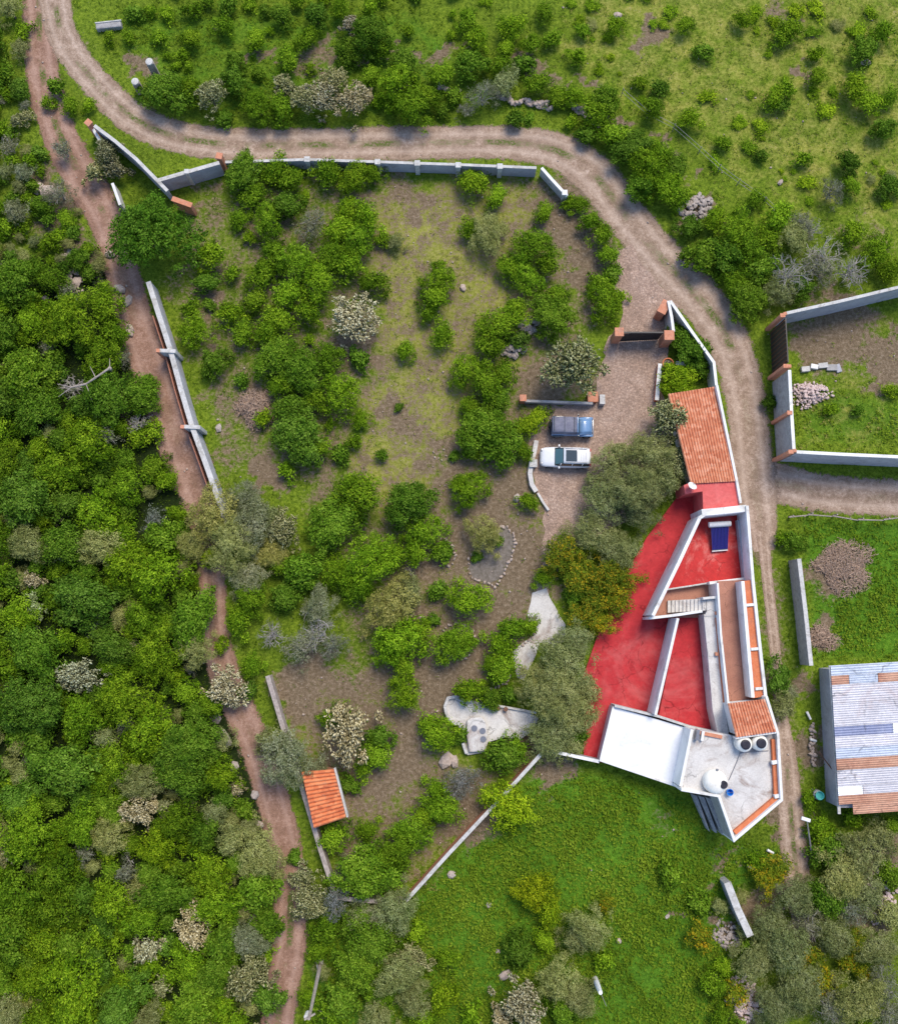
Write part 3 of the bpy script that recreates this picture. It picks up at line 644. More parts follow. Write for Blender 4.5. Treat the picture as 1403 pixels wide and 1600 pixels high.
# satellite dish
def dish(px, py, z, label):
    c = W(px, py, z + .5); e = empty('satellite_dish', (c.x, c.y, z), label, 'dish')
    mb = MB(); nseg = 20; Rr = .42; vs = []; fs = []
    q = Euler((R(38), 0, R(150))).to_quaternion()
    for k in range(5):
        r = Rr * k / 4; zz = .28 * (k / 4) ** 2
        for i in range(nseg):
            a = 6.2832 * i / nseg; v = q @ Vector((r * math.cos(a), r * math.sin(a), zz)); vs.append(Vector((c.x, c.y, z + .5)) + v)
    for k in range(4):
        for i in range(nseg): fs.append((k * nseg + i, k * nseg + (i + 1) % nseg, (k + 1) * nseg + (i + 1) % nseg, (k + 1) * nseg + i))
    mb.add(vs, fs); o = mb.build('reflector', M['white'], e); s = o.modifiers.new('s', 'SOLIDIFY'); s.thickness = .02
    MB().tube((c.x, c.y, z), (c.x, c.y, z + .5), .03).build('mast', M['chrome'], e)
    tip = Vector((c.x, c.y, z + .5)) + q @ Vector((0, 0, .5)); MB().tube(Vector((c.x, c.y, z + .5)) + q @ Vector((0, .4, .25)), tip, .015).build('feed_arm', M['chrome'], e)
    MB().box(tuple(tip), (.08, .08, .08)).build('feed_horn', M['black'], e)
dish(1079, 762, 3.2, 'small white satellite dish on the corner of the red flat roof')
# solar water heater
c = W(1124, 838, 1.4); e = empty('solar_heater', (c.x, c.y, 1.4), 'dark blue solar water heater with white tank lying on the red roof', 'solar heater')
q = [W(1110, 824, 2.2), W(1138, 822, 2.2), W(1136.5, 859, 1.65), W(1112, 861, 1.65)]
mb = MB(); mb.add([tuple(p) for p in q] + [(p.x, p.y, p.z - .1) for p in q], [(3, 2, 1, 0), (4, 5, 6, 7), (0, 1, 5, 4), (1, 2, 6, 5), (2, 3, 7, 6), (3, 0, 4, 7)])
mb.build('frame', M['chrome'], e)
mb = MB(); cc_ = sum(q, Vector()) / 4
for k in range(12):
    u = (k + .5) / 12; a_ = q[0].lerp(q[1], u); b_ = q[3].lerp(q[2], u); mb.tube(a_.lerp(b_, .03) + Vector((0, 0, .05)), a_.lerp(b_, .95) + Vector((0, 0, .05)), .058, n=8)
mb.build('tube', M['panel'], e)
mb = MB(); mb.tube(W(1107, 820, 2.4), W(1141, 818, 2.4), .24, n=16); mb.build('tank', M['white'], e, smooth=False)
mb = MB(); mb.tube(W(1112, 861.5, 1.68), W(1136.5, 859.5, 1.68), .05); mb.build('bottom_rail', M['white'], e)
mb = MB()
for (x_, y_) in ((1111, 823), (1137, 822)):
    p = W(x_, y_, 2.2); MB().tube((p.x, p.y, 1.4), (p.x, p.y, 2.2), .03).build('leg', M['chrome'], e)
mb = mb
# water tanks
def tank(px, py, z, r, h, label, lid=.58, name='water_tank', dx=0, dy=0):
    c = W(px, py, z + h); e = empty(name, (c.x, c.y, z), label, 'water tank', 'water tanks on the roof deck')
    MB().lathe([(r * .96, 0), (r, .1), (r, h * .7), (r * .93, h * .82), (r * .7, h * .93), (r * .5, h)], (c.x, c.y, z), 28).build('tank_body', M['plastic_white'], e, smooth=True)
    MB().lathe([(r * lid * 1.1, 0), (r * lid * 1.1, .05), (r * lid, .1), (r * lid * .8, .13)], (c.x + dx, c.y + dy, z + h - .02), 20).build('lid', M['black'], e)
    return c
tank(1164.5, 1163.5, 4.0, .66, 1.2, 'cream water tank with black lid, left one of the pair under the tiles')
tank(1189, 1161.5, 4.0, .66, 1.2, 'cream water tank with black lid, right one of the pair under the tiles')
c = W(1121, 1224, 5.2); e = empty('cistern', (c.x, c.y, 4.0), 'large domed cream cistern with black lid in the middle of the roof deck', 'cistern')
MB().lathe([(.98, 0), (1.0, .1), (1.0, .55), (.9, .8), (.65, 1.0), (.3, 1.12), (.1, 1.14)], (c.x, c.y, 4.0), 32).build('tank_body', M['plastic_white'], e, smooth=True)
l = W(1131, 1226.5, 5.2); MB().lathe([(.34, 0), (.34, .1), (.28, .14)], (l.x, l.y, 4.98), 20).build('lid', M['black'], e)
l = W(1121, 1203, 4.9); MB().lathe([(.08, 0), (.08, .3)], (l.x, l.y, 4.6), 10).build('vent_cap', M['chrome'], e)
l = W(1141, 1238.5, 4.6); e = empty('bucket', (l.x, l.y, 4.0), 'bright blue plastic tub beside the large cream cistern', 'tub')
MB().lathe([(.20, 0), (.27, .45), (.29, .5), (.25, .5), (.18, .05)], (l.x, l.y, 4.0), 18).build('tub_body', M['blue'], e)
MB().tube((l.x - .27, l.y, 4.5), (l.x + .27, l.y, 4.5), .015).build('handle', M['chrome'], e)
mb = MB()
pts = [(1156, 1176), (1150, 1192), (1144, 1206), (1138, 1219)]
for a_, b_ in zip(pts[:-1], pts[1:]): mb.tube(W(*a_, 4.04), W(*b_, 4.04), .035)
for a_, b_ in (((1156, 1176), (1200, 1173)), ((1178, 1173), (1178, 1163))): mb.tube(W(*a_, 4.06), W(*b_, 4.06), .03)
tag(mb.build('water_pipe', M['chrome']), 'dark pipe on the deck linking the tank pair to the large cistern', 'pipe')
# grey buttress slabs at the south west foot of the deck
e = empty('buttress', W(1090, 1270, 0), 'grey sloping concrete buttress against the lower left side of the roof deck', 'buttress')
for k, (x0, x1) in enumerate(((1081, 1088), (1089, 1097), (1098, 1108))):
    a0, a1 = W(x0 - 4, 1238 + k, 0), W(x1 - 4, 1240 + k, 0); b0, b1 = W(x0 + 20, 1293 + k * 2, 0), W(x1 + 16, 1296, 0); zt = 1.0 + k * .45
    MB().prism([(a0.x, a0.y), (a1.x, a1.y), (b1.x, b1.y), (b0.x, b0.y)], 0, zt).build('block_slab', M['block'], e, .03)

# ---------------- tiled shed in the lower garden
e = empty('tiled_shed', W(512, 1250, 0), 'small garden shed with bright orange tile roof by the left boundary', 'shed')
slab('wall', [(480, 1206), (518, 1204), (536, 1274), (494, 1288)], 0, 2.2, M['brick'], e)
corrugated('tile_roof', [(522, 1202), (541, 1277), (491, 1294), (472, 1206)], [2.45, 2.45, 2.7, 2.7], M['tile_old'], e, 14, 7, .13, .03)
mb = MB(); strip(mb, [(523, 1200), (543, 1277)], 1.9, 2.4, .15); mb.build('gutter', M['coping'], e)

# ---------------- corrugated metal house on the right
def metalmat(name, c1, c2, rust, st):
    return surf(name, c1, c2, .5, .55, .1, 4, rust, st + .25, metal=.15, spec=.4, crack=.2)
M['zinc'] = metalmat('zinc_sheet', (.40, .39, .42), (.56, .55, .58), (.40, .30, .28), .35)
M['zinc_blue'] = metalmat('bluish_sheet', (.34, .38, .46), (.45, .50, .58), (.5, .5, .52), .4)
M['zinc_dark'] = metalmat('dark_blue_sheet', (.17, .19, .30), (.24, .27, .40), (.4, .42, .5), .3)
M['zinc_rust'] = metalmat('rusty_sheet', (.34, .16, .10), (.48, .28, .19), (.30, .12, .08), .6)
M['zinc_white'] = metalmat('white_sheet', (.72, .73, .76), (.78, .79, .82), (.7, .7, .7), .3)
mh = empty('metal_roof_house', W(1360, 1150, 0), 'grey block house roofed with mismatched corrugated sheets on the right', 'house')
slab('wall', [(1300, 1046), (1480, 1036), (1490, 1262), (1312, 1262)], 0, 2.9, M['grey_wall'], mh)
def bandq(t0, t1, u0=0, u1=1):
    L0, L1 = Vector((1297, 1040)), Vector((1311, 1274)); R0, R1 = Vector((1470, 1030)), Vector((1490, 1262))
    def pt(t, u): a = L0.lerp(L1, t); b = R0.lerp(R1, t); return tuple(a.lerp(b, u))
    return [pt(t0, u0), pt(t1, u0), pt(t1, u1), pt(t0, u1)]
sheets = [(0, .07, 0, 1, 'zinc_blue', 0), (.07, .13, 0, .16, 'zinc_rust', 0), (.07, .13, .16, .42, 'zinc_blue', 0), (.07, .13, .42, 1, 'zinc_rust', 0), (.13, .26, 0, 1, 'zinc', 0), (.255, .41, 0, 1, 'zinc', .02), (.41, .48, 0, .52, 'zinc_dark', .0), (.41, .48, .52, 1, 'zinc_white', .01), (.475, .555, 0, 1, 'zinc', .02), (.55, .63, 0, 1, 'zinc_blue', 0), (.625, .70, 0, 1, 'zinc_rust', .02), (.70, .81, 0, 1, 'zinc', 0), (.81, .87, 0, .22, 'zinc_white', .02), (.81, .87, .22, 1, 'zinc', .0), (.87, .93, 0, .9, 'zinc_rust', 0), (.925, 1, .12, 1, 'zinc_rust', .02)]
for (t0, t1, u0, u1, mt, dz) in sheets:
    zz = lambda t: 3.15 + .3 * t + dz
    nw = max(2, int((t1 - t0) * 13.5 / .2))
    corrugated('roof_sheet', bandq(t0, t1 - .002, u0, u1 - .004), [zz(t0), zz(t1), zz(t1), zz(t0)], M[mt], mh, nw, 2, .045, 0, .02)
mb = MB(); strip(mb, [(1297, 1040), (1304, 1150), (1311, 1272)], 2.9, 3.05, .25); mb.build('roof_edge', M['coping'], mh, .02)
mb = MB(); mb.tube(W(1279, 1175, .4), W(1300, 1203, 1.6), .05); mb.tube(W(1300, 1203, 1.6), W(1314, 1205, 3.0), .05); mb.build('downpipe', M['iron'], mh)
# ---------------------------------------------------------------- cars
def loft(mb, secs):
    """secs: list of (x, [(y,z)...] half outline from bottom outside to top centre)"""
    rings = []
    for x, half in secs:
        ring = [(x, y, z) for y, z in half] + [(x, -y, z) for y, z in half[::-1] if abs(y) > 1e-6]
        rings.append(ring)
    k = len(rings[0]); vs = [v for r in rings for v in r]; fs = []
    for i in range(len(rings) - 1):
        for j in range(k): fs.append((i * k + j, i * k + (j + 1) % k, (i + 1) * k + (j + 1) % k, (i + 1) * k + j))
    fs.append(tuple(range(k))[::-1]); n = (len(rings) - 1) * k; fs.append(tuple(range(n, n + k)))
    return mb.add(vs, fs)
def put(mb, name, mat, car, **kw):
    """mesh given in car space"""
    me = bpy.data.meshes.new(name); me.from_pydata(mb.v, [], mb.f); me.update(); me.materials.append(mat)
    o = bpy.data.objects.new(name, me); C.objects.link(o); o.parent = car
    import bmesh
    bm = bmesh.new(); bm.from_mesh(me); bmesh.ops.recalc_face_normals(bm, faces=bm.faces); bm.to_mesh(me); bm.free()
    if kw.get('smooth', 1): me.polygons.foreach_set('use_smooth', [True] * len(me.polygons)); 
    if kw.get('bevel', 0):
        m_ = o.modifiers.new('b', 'BEVEL'); m_.width = kw['bevel']; m_.segments = 2; m_.limit_method = 'ANGLE'; m_.angle_limit = R(35)
    if kw.get('sub', 0):
        s = o.modifiers.new('s', 'SUBSURF'); s.levels = s.render_levels = 2
    return o
def wheel(car, x, y, r=.36, w=.24):
    mb = MB(); s = 1 if y > 0 else -1
    mb.tube((x, y - w / 2, r), (x, y + w / 2, r), r, n=24); o = put(mb, 'wheel', M['tyre'], car, smooth=0, bevel=.03)
    mb = MB(); mb.tube((x, y + s * w / 2 - s * .02, r), (x, y + s * (w / 2 + .01), r), r * .62, n=16); p = put(mb, 'rim', M['chrome'], car, smooth=0); p.parent = o
# white SUV, nose to picture left : local +x = nose
cc = (W(844, 715, .7) + W(922, 715, .7)) / 2
suv = empty('parked_car', (cc.x, cc.y, .02), 'white sport utility car with dark sunroof parked nose to the left', 'car', 'cars parked side by side on the cobbles', R(180 - 1.5))
hw = .93
def bs(x, w, zt, zs=.62, zb=.28): return (x, [(w * .90, zb), (w * .99, zb + .12), (w, zs), (w * .985, zt - .09), (w * .90, zt - .015), (w * .5, zt + .01), (0, zt + .025)])
mb = MB(); loft(mb, [bs(2.33, .52, .58, .48, .35), bs(2.28, .70, .74), bs(2.12, .83, .86), bs(1.85, .89, .93), bs(1.3, .92, 1.0), bs(.85, .93, 1.05), bs(0, .94, 1.06), bs(-1.2, .94, 1.06), bs(-1.9, .92, 1.06), bs(-2.2, .86, 1.02), bs(-2.32, .72, .9, .55, .38)])
put(mb, 'body', M['car_white'], suv)
def gh(x, w1, w2, zt): return (x, [(w1, 1.0), (w1 * .99, 1.05), (w2, zt - .06), (w2 * .9, zt), (w2 * .5, zt + .015), (0, zt + .02)])
mb = MB(); loft(mb, [gh(1.02, .84, .80, 1.06), gh(.62, .86, .74, 1.34), gh(.28, .87, .72, 1.58), gh(-.3, .87, .71, 1.62), gh(-1.4, .87, .70, 1.60), gh(-1.95, .85, .68, 1.5), gh(-2.18, .80, .68, 1.1)])
put(mb, 'windows', M['glass'], suv)
mb = MB(); loft(mb, [(x, [(w, z - .05), (w * 1.0, z), (w * .6, z + .035), (0, z + .04)]) for x, w, z in ((.27, .70, 1.585), (0, .72, 1.615), (-.8, .72, 1.62), (-1.6, .71, 1.60), (-2.05, .69, 1.545), (-2.12, .66, 1.52))])
put(mb, 'roof', M['car_white'], suv)
mb = MB(); mb.add([(.95, -.72, 1.12), (.95, .72, 1.12), (.33, .63, 1.565), (.33, -.63, 1.565), (1.0, 0, 1.15), (.35, 0, 1.60)], [(0, 4, 5, 3), (4, 1, 2, 5)]); put(mb, 'windscreen', M['screen'], suv, smooth=1)
mb = MB(); mb.box((-.45, 0, 1.665), (1.02, 1.05, .02)); put(mb, 'sunroof', M['glass'], suv, smooth=0, bevel=.05)
for s in (-1, 1):
    mb = MB(); mb.tube((.1, s * .66, 1.68), (-1.85, s * .63, 1.64), .022); put(mb, 'roof_rail', M['chrome'], suv)
    mb = MB(); mb.box((.62, s * 1.02, 1.1), (.16, .2, .15)); put(mb, 'wing_mirror', M['car_white'], suv, bevel=.03)
    mb = MB(); mb.box((2.17, s * .62, .78), (.22, .30, .12), s * -.5); put(mb, 'headlight', M['chrome'], suv, bevel=.03)
    mb = MB(); mb.box((-2.26, s * .68, .9), (.1, .26, .22)); put(mb, 'tail_light', M['red_wet'], suv, bevel=.02)
    for x in (1.42, -1.4): wheel(suv, x, s * .83)
    for x0, x1 in ((.55, .47), (-.55, -.57), (-1.45, -1.5)):
        mb = MB(); mb.tube((x0, s * .872, 1.04), (x1, s * .735, 1.55), .035); put(mb, 'pillar', M['car_white'], suv)
for k in range(4):
    mb = MB(); mb.box((-1.3 - k * .17, 0, 1.655), (.03, .9, .012)); put(mb, 'roof_rib', M['chrome'], suv, smooth=0)
mb = MB(); mb.box((-2.3, 0, .5), (.12, 1.5, .2)); put(mb, 'rear_bumper', M['glass'], suv, bevel=.04)
# blue off-roader with dark soft top, nose to picture right
cc = (W(859, 667, .8) + W(931, 667, .8)) / 2
jp = empty('parked_car', (cc.x, cc.y, .02), 'boxy blue off road car with dusty dark soft top parked nose right', 'car', 'cars parked side by side on the cobbles', R(-1))
def bx_(x, w, zt, zb=.42): return (x, [(w * .97, zb), (w, zb + .1), (w, zt - .05), (w * .95, zt), (w * .5, zt + .015), (0, zt + .02)])
mb = MB(); loft(mb, [bx_(1.72, .66, .98), bx_(1.66, .70, 1.04), bx_(.62, .80, 1.1), bx_(.45, .84, 1.1), bx_(-1.95, .84, 1.08), bx_(-2.0, .80, 1.0)]); put(mb, 'body', M['car_blue'], jp)
mb = MB(); loft(mb, [(x, [(w, 1.09), (w, 1.105), (w * .6, 1.135), (0, 1.145)]) for x, w in ((1.64, .60), (1.0, .66), (.56, .70))]); put(mb, 'bonnet', M['car_blue'], jp)
for s in (-1, 1):
    mb = MB(); loft(mb, [(x, [(.10, z - .08), (.12, z - .02), (.10, z), (0, z + .01)]) for x, z in ((1.85, .78), (1.6, .92), (1.0, .92), (.6, .75))]); mb.v = [(x, y + s * .80, z) for x, y, z in mb.v]; put(mb, 'front_mudguard', M['car_blue'], jp)
    mb = MB(); mb.box((-1.4, s * .9, .88), (1.0, .16, .08)); put(mb, 'rear_mudguard', M['glass'], jp, bevel=.03)
    for x in (1.28, -1.4): wheel(jp, x, s * .80, .38, .24)
    mb = MB(); mb.box((.42, s * 1.0, 1.3), (.1, .2, .2)); put(mb, 'wing_mirror', M['glass'], jp, bevel=.02)
    mb = MB(); mb.tube((1.73, s * .45, .86), (1.77, s * .45, .86), .11, n=16); put(mb, 'headlight', M['chrome'], jp)
mb = MB(); loft(mb, [(x, [(w1, 1.08), (w1, 1.2), (w2, z - .07), (w2 * .93, z), (w2 * .5, z + .02), (0, z + .03)]) for x, w1, w2, z in ((.28, .80, .72, 1.74), (-.4, .80, .74, 1.80), (-1.2, .80, .74, 1.80), (-1.9, .80, .73, 1.76), (-2.0, .79, .72, 1.70))]); put(mb, 'soft_top', M['softtop'], jp)
mb = MB(); mb.add([(.58, -.74, 1.12), (.58, .74, 1.12), (.31, .68, 1.70), (.31, -.68, 1.70)], [(0, 1, 2, 3)]); w_ = put(mb, 'windscreen', M['glass'], jp, smooth=0)
sd_ = w_.modifiers.new('s', 'SOLIDIFY'); sd_.thickness = .05
mb = MB(); mb.box((.30, 0, 1.76), (.09, 1.48, .07)); put(mb, 'screen_frame', M['car_blue'], jp, bevel=.02)
for x in (.0, -.9, -1.85):
    mb = MB(); mb.box((x, 0, 1.83), (.05, 1.36, .02)); put(mb, 'top_seam', M['glass'], jp, smooth=0)
for k in range(2):
    for j in range(3):
        pass
mb = MB(); mb.box((1.86, 0, .62), (.14, 1.5, .16)); put(mb, 'front_bumper', M['chrome'], jp, bevel=.03)
mb = MB(); mb.box((-2.08, 0, .6), (.12, 1.5, .16)); put(mb, 'rear_bumper', M['black'], jp, bevel=.03)
mb = MB(); mb.tube((-2.07, .1, 1.0), (-2.27, .1, 1.0), .34, n=20); put(mb, 'spare_wheel', M['tyre'], jp, smooth=0, bevel=.04)

# ---------------------------------------------------------------- plants
def leafmat(name, lo, mid, hi, rough=.6, trans=.25, bloom=None):
    m, nt, n, b = newmat(name)
    at = nt.nodes.new('ShaderNodeAttribute'); at.attribute_name = 'tint'; at.attribute_type = 'GEOMETRY'
    oi = nt.nodes.new('ShaderNodeObjectInfo')
    f = noise(nt, 1.1, 3, .6, objco(nt))
    t = mth(nt, 'ADD', mth(nt, 'MULTIPLY', at.outputs['Fac'], .75), mth(nt, 'MULTIPLY', f, .3))
    col = ramp(nt, t, [(.12, lo), (.5, mid), (.92, hi)] if not bloom else [(.12, lo), (.45, mid), (.72, hi), (.82, bloom)])
    col = mix(nt, 1.0, col, oi.outputs['Color'], 'MULTIPLY')
    nt.links.new(col, b.inputs['Base Color']); b.inputs['Roughness'].default_value = .85; b.inputs['Specular IOR Level'].default_value = .06
    if trans:
        tr = nt.nodes.new('ShaderNodeBsdfTranslucent'); nt.links.new(col, tr.inputs[0])
        ms = nt.nodes.new('ShaderNodeMixShader'); ms.inputs[0].default_value = trans
        nt.links.new(b.outputs[0], ms.inputs[1]); nt.links.new(tr.outputs[0], ms.inputs[2])
        nt.links.new(ms.outputs[0], nt.nodes['Material Output'].inputs['Surface'])
    return m
L = {}
L['bright'] = leafmat('bright_leaves', (.026, .070, .003), (.112, .215, .007), (.27, .41, .022))
L['deep'] = leafmat('deep_green_leaves', (.024, .065, .004), (.088, .18, .010), (.20, .32, .032))
L['olive'] = leafmat('olive_feathery_leaves', (.09, .11, .03), (.205, .235, .075), (.38, .40, .17))
L['grey'] = leafmat('grey_green_leaves', (.08, .09, .045), (.17, .18, .10), (.30, .31, .20))
L['pads'] = leafmat('pale_cactus_pads', (.07, .06, .025), (.33, .29, .15), (.74, .68, .46), trans=0)
L['padsgreen'] = leafmat('greenish_cactus_pads', (.05, .06, .02), (.20, .21, .08), (.52, .50, .27), trans=0)
L['flower'] = leafmat('orange_yellow_blossom_leaves', (.045, .085, .006), (.12, .185, .012), (.24, .26, .02), bloom=(.42, .29, .015))
L['weed'] = leafmat('weed_leaves', (.05, .09, .006), (.115, .19, .010), (.23, .31, .025))

def blobs(Rr, hgt, nb, seed, lob=.36, flat=.75):
    r = np.random.default_rng(seed); out = []
    for i in range(nb):
        a = r.uniform(0, 6.283); q = math.sqrt(r.uniform(0, 1)) * (1 + .22 * math.sin(2 * a + seed) + .14 * math.sin(3 * a + seed * 2)); rr = q * Rr * .84
        br = max(.16, Rr * lob * r.uniform(.45, 1.2) * (1 - .3 * q))
        z = hgt * (.38 + .55 * math.sqrt(max(0, 1 - min(1, q * q))) * r.uniform(.45, 1.1)) + .07 * Rr * r.normal()
        if i < 3: rr *= .35; br = Rr * .42; z = hgt * .75
        out.append((rr * math.cos(a), rr * math.sin(a), z, br, r.uniform(0, 1)))
    return out
def leafcloud(name, bl, n, size, mat, seed, flat=.75, aspect=.55, droop=.0, up=.35, inner=.3):
    r = np.random.default_rng(seed)
    B = np.array(bl); wts = B[:, 3] ** 2; k = r.choice(len(B), n, p=wts / wts.sum())
    d = r.normal(size=(n, 3)); d[:, 2] = d[:, 2] * .9 + .35; d /= np.linalg.norm(d, axis=1)[:, None]
    rad = B[k, 3] * np.where(r.random(n) < inner, r.uniform(.3, .9, n), r.uniform(.85, 1.12, n))
    # sprigs: cluster noise breaks the smooth shell
    g = 9; ns = n // g + 1
    own = np.arange(n) // g                      # leaves share a twig tip with their neighbours
    k = k[own * 1 % n]; d = d[own % n]; rad = rad[own % n] * np.where(r.random(ns) < .25, r.uniform(1.05, 1.4, ns), 1)[own]
    c = B[k, :3] + d * rad[:, None] * np.array([1, 1, flat]) + r.normal(size=(n, 3)) * np.array([.13, .13, .07]) * (size / .15)
    tw = (r.uniform(-.2, .2, ns) + .12 * r.standard_normal(ns))[own]
    c[:, 2] = np.maximum(c[:, 2], .12)
    nrm = d * (1 - up) + np.array([0, 0, up]) + r.normal(size=(n, 3)) * .45; nrm /= np.linalg.norm(nrm, axis=1)[:, None]
    t = np.cross(nrm, r.normal(size=(n, 3))); t /= np.linalg.norm(t, axis=1)[:, None]; bt = np.cross(nrm, t)
    s = size * r.uniform(.6, 1.35, n)[:, None]
    V = np.stack([c - t * s * .6, c + bt * s * aspect * .5 , c + t * s * .6 , c - bt * s * aspect * .5], 1).reshape(-1, 3)
    Fq = np.arange(n * 4).reshape(n, 4)
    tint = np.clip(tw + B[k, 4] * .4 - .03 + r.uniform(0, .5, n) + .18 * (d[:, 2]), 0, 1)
    me = mesh_np(name, V, Fq, tint); me.materials.append(mat); return me
def padcloud(name, bl, n, mat, seed, length=.34, wid=.13):
    """knobbly cactus: short fat pads on many upright branches"""
    r = np.random.default_rng(seed); B = np.array(bl)
    wts = B[:, 3] ** 2; k = r.choice(len(B), n, p=wts / wts.sum())
    d = r.normal(size=(n, 3)); d[:, 2] = np.abs(d[:, 2]) * .9 + .15; d /= np.linalg.norm(d, axis=1)[:, None]
    c = B[k, :3] + d * (B[k, 3] * r.uniform(.45, 1.15, n))[:, None]
    ax = d + r.normal(size=(n, 3)) * .35; ax /= np.linalg.norm(ax, axis=1)[:, None]
    t = np.cross(ax, r.normal(size=(n, 3))); t /= np.linalg.norm(t, axis=1)[:, None]; bt = np.cross(ax, t)
    s = length * r.uniform(.6, 1.3, n)[:, None]; w = wid * r.uniform(.7, 1.3, n)[:, None]
    V = np.stack([c - ax * s * .5, c + t * w * .6 + ax * s * .12, c + bt * w * .35 + ax * s * .12, c - t * w * .6 + ax * s * .12, c - bt * w * .35 + ax * s * .12, c + ax * s * .5], 1).reshape(-1, 3)
    base = np.array([(0, 2, 1), (0, 3, 2), (0, 4, 3), (0, 1, 4), (5, 1, 2), (5, 2, 3), (5, 3, 4), (5, 4, 1)])
    Fq = (np.arange(n)[:, None, None] * 6 + base[None]).reshape(-1, 3)
    tint = np.repeat(np.clip(r.beta(1.6, 1.6, n) * .9 + .2 * (d[:, 2] - .5), 0, 1), 8)
    me = mesh_np(name, V, Fq, tint); me.materials.append(mat); return me
def trunkmesh(name, bl, Rr, mat, seed, r0=.12, nl=9, twigs=0):
    r = random.Random(seed); mb = MB(); top = Vector((r.uniform(-.1, .1), r.uniform(-.1, .1), min(b[2] for b in bl) * .55))
    mb.tube((0, 0, -.1), top, r0, r0 * .75, 8)
    for b in sorted(bl, key=lambda b: -b[3])[:nl]:
        e_ = Vector(b[:3]); m_ = top.lerp(e_, .5) + Vector((0, 0, .1 * Rr)) + Vector((r.uniform(-.1, .1), r.uniform(-.1, .1), 0)) * Rr
        mb.tube(top, m_, r0 * .55, r0 * .35, 6); mb.tube(m_, e_, r0 * .35, r0 * .12, 5)
        for _ in range(twigs):
            q = m_.lerp(e_, r.uniform(.2, 1)); v = Vector((r.gauss(0, 1), r.gauss(0, 1), abs(r.gauss(0, .7)))).normalized() * b[3] * r.uniform(.8, 1.5)
            j = q + v * .5 + Vector((r.uniform(-.1, .1), r.uniform(-.1, .1), 0)); mb.tube(q, j, .03, .02, 4); mb.tube(j, q + v, .02, .008, 3)
            for __ in range(2):
                u = Vector((r.gauss(0, 1), r.gauss(0, 1), r.gauss(0, .6))).normalized() * b[3] * .5; mb.tube(j, j + v * .25 + u, .015, .006, 3)
    me = bpy.data.meshes.new(name); me.from_pydata([tuple(v) for v in mb.v], [], mb.f); me.update(); me.materials.append(mat); return me
PROTO = {}
def mk(kind, Rr, variants):
    for v in range(variants):
        sd = hash((kind, Rr, v)) & 0xffff if False else (sum(map(ord, kind)) * 31 + int(Rr * 10) * 7 + v * 101)
        if kind == 'bright':
            bl = blobs(Rr, Rr * 1.15, int(11 + Rr * 11), sd, .27); me = leafcloud('crown', bl, int(4300 * Rr ** 1.75 / 3), .155, L['bright'], sd)
        elif kind == 'deep':
            bl = blobs(Rr, Rr * 1.25, int(14 + Rr * 12), sd, .28); me = leafcloud('crown', bl, int(5600 * Rr ** 1.8 / 3), .16, L['deep'], sd, aspect=.7)
        elif kind == 'olive':
            bl = blobs(Rr, Rr * 1.2, int(16 + Rr * 16), sd, .22); me = leafcloud('crown', bl, int(7000 * Rr ** 1.8 / 3), .115, L['olive'], sd, aspect=.45, inner=.45)
        elif kind == 'grey':
            bl = blobs(Rr, Rr * 1.1, int(12 + Rr * 8), sd, .27); me = leafcloud('crown', bl, int(2300 * Rr ** 1.8 / 3), .13, L['grey'], sd, aspect=.4, inner=.5)
        elif kind == 'pad':
            bl = blobs(Rr, Rr * 1.1, int(10 + Rr * 9), sd, .25); me = padcloud('crown', bl, int(330 * Rr ** 1.8), L['pads'], sd)
        elif kind == 'padg':
            bl = blobs(Rr, Rr * 1.1, int(10 + Rr * 9), sd, .25); me = padcloud('crown', bl, int(360 * Rr ** 1.8), L['padsgreen'], sd)
        elif kind == 'flower':
            bl = blobs(Rr, Rr * 1.2, int(10 + Rr * 8), sd, .3); me = leafcloud('crown', bl, int(3800 * Rr ** 1.8 / 3), .14, L['flower'], sd)
        elif kind == 'bare':
            bl = blobs(Rr, Rr * .9, int(9 + Rr * 4), sd, .3); me = leafcloud('crown', bl, int(260 * Rr ** 1.8 / 3), .15, L['grey'], sd)
        tm = trunkmesh('trunk', bl, Rr, M['twig'] if kind in ('bare', 'grey') else M['bark'], sd, .05 + .03 * Rr, 9 if kind != 'bare' else 14, 5 if kind == 'bare' else (2 if kind in ('grey', 'pad') else 0))
        PROTO.setdefault(kind, []).append((Rr, me, tm))
for kind, sizes, v in (('bright', (.8, 1.5, 2.3, 3.3), 5), ('deep', (.8, 1.6, 2.6, 3.6), 4), ('olive', (1.4, 2.4, 3.8), 2), ('grey', (1.2, 2.2), 2), ('pad', (1.3, 2.3), 2), ('padg', (1.3, 2.4), 2), ('flower', (1.1, 1.9), 2), ('bare', (1.3, 2.4), 2)):
    for s in sizes: mk(kind, s, v)
NAMES = dict(bright='bushy_tree', deep='leafy_tree', olive='feathery_tree', grey='grey_shrub', pad='cactus_tree', padg='cactus_tree', flower='flowering_bush', bare='bare_shrub')
ADJ = dict(bright='bright green bushy', deep='dark green leafy', olive='olive green feathery', grey='grey green wispy', pad='pale beige cactus-like', padg='olive knobbly cactus-like', flower='yellow orange flowering', bare='bare grey branching')
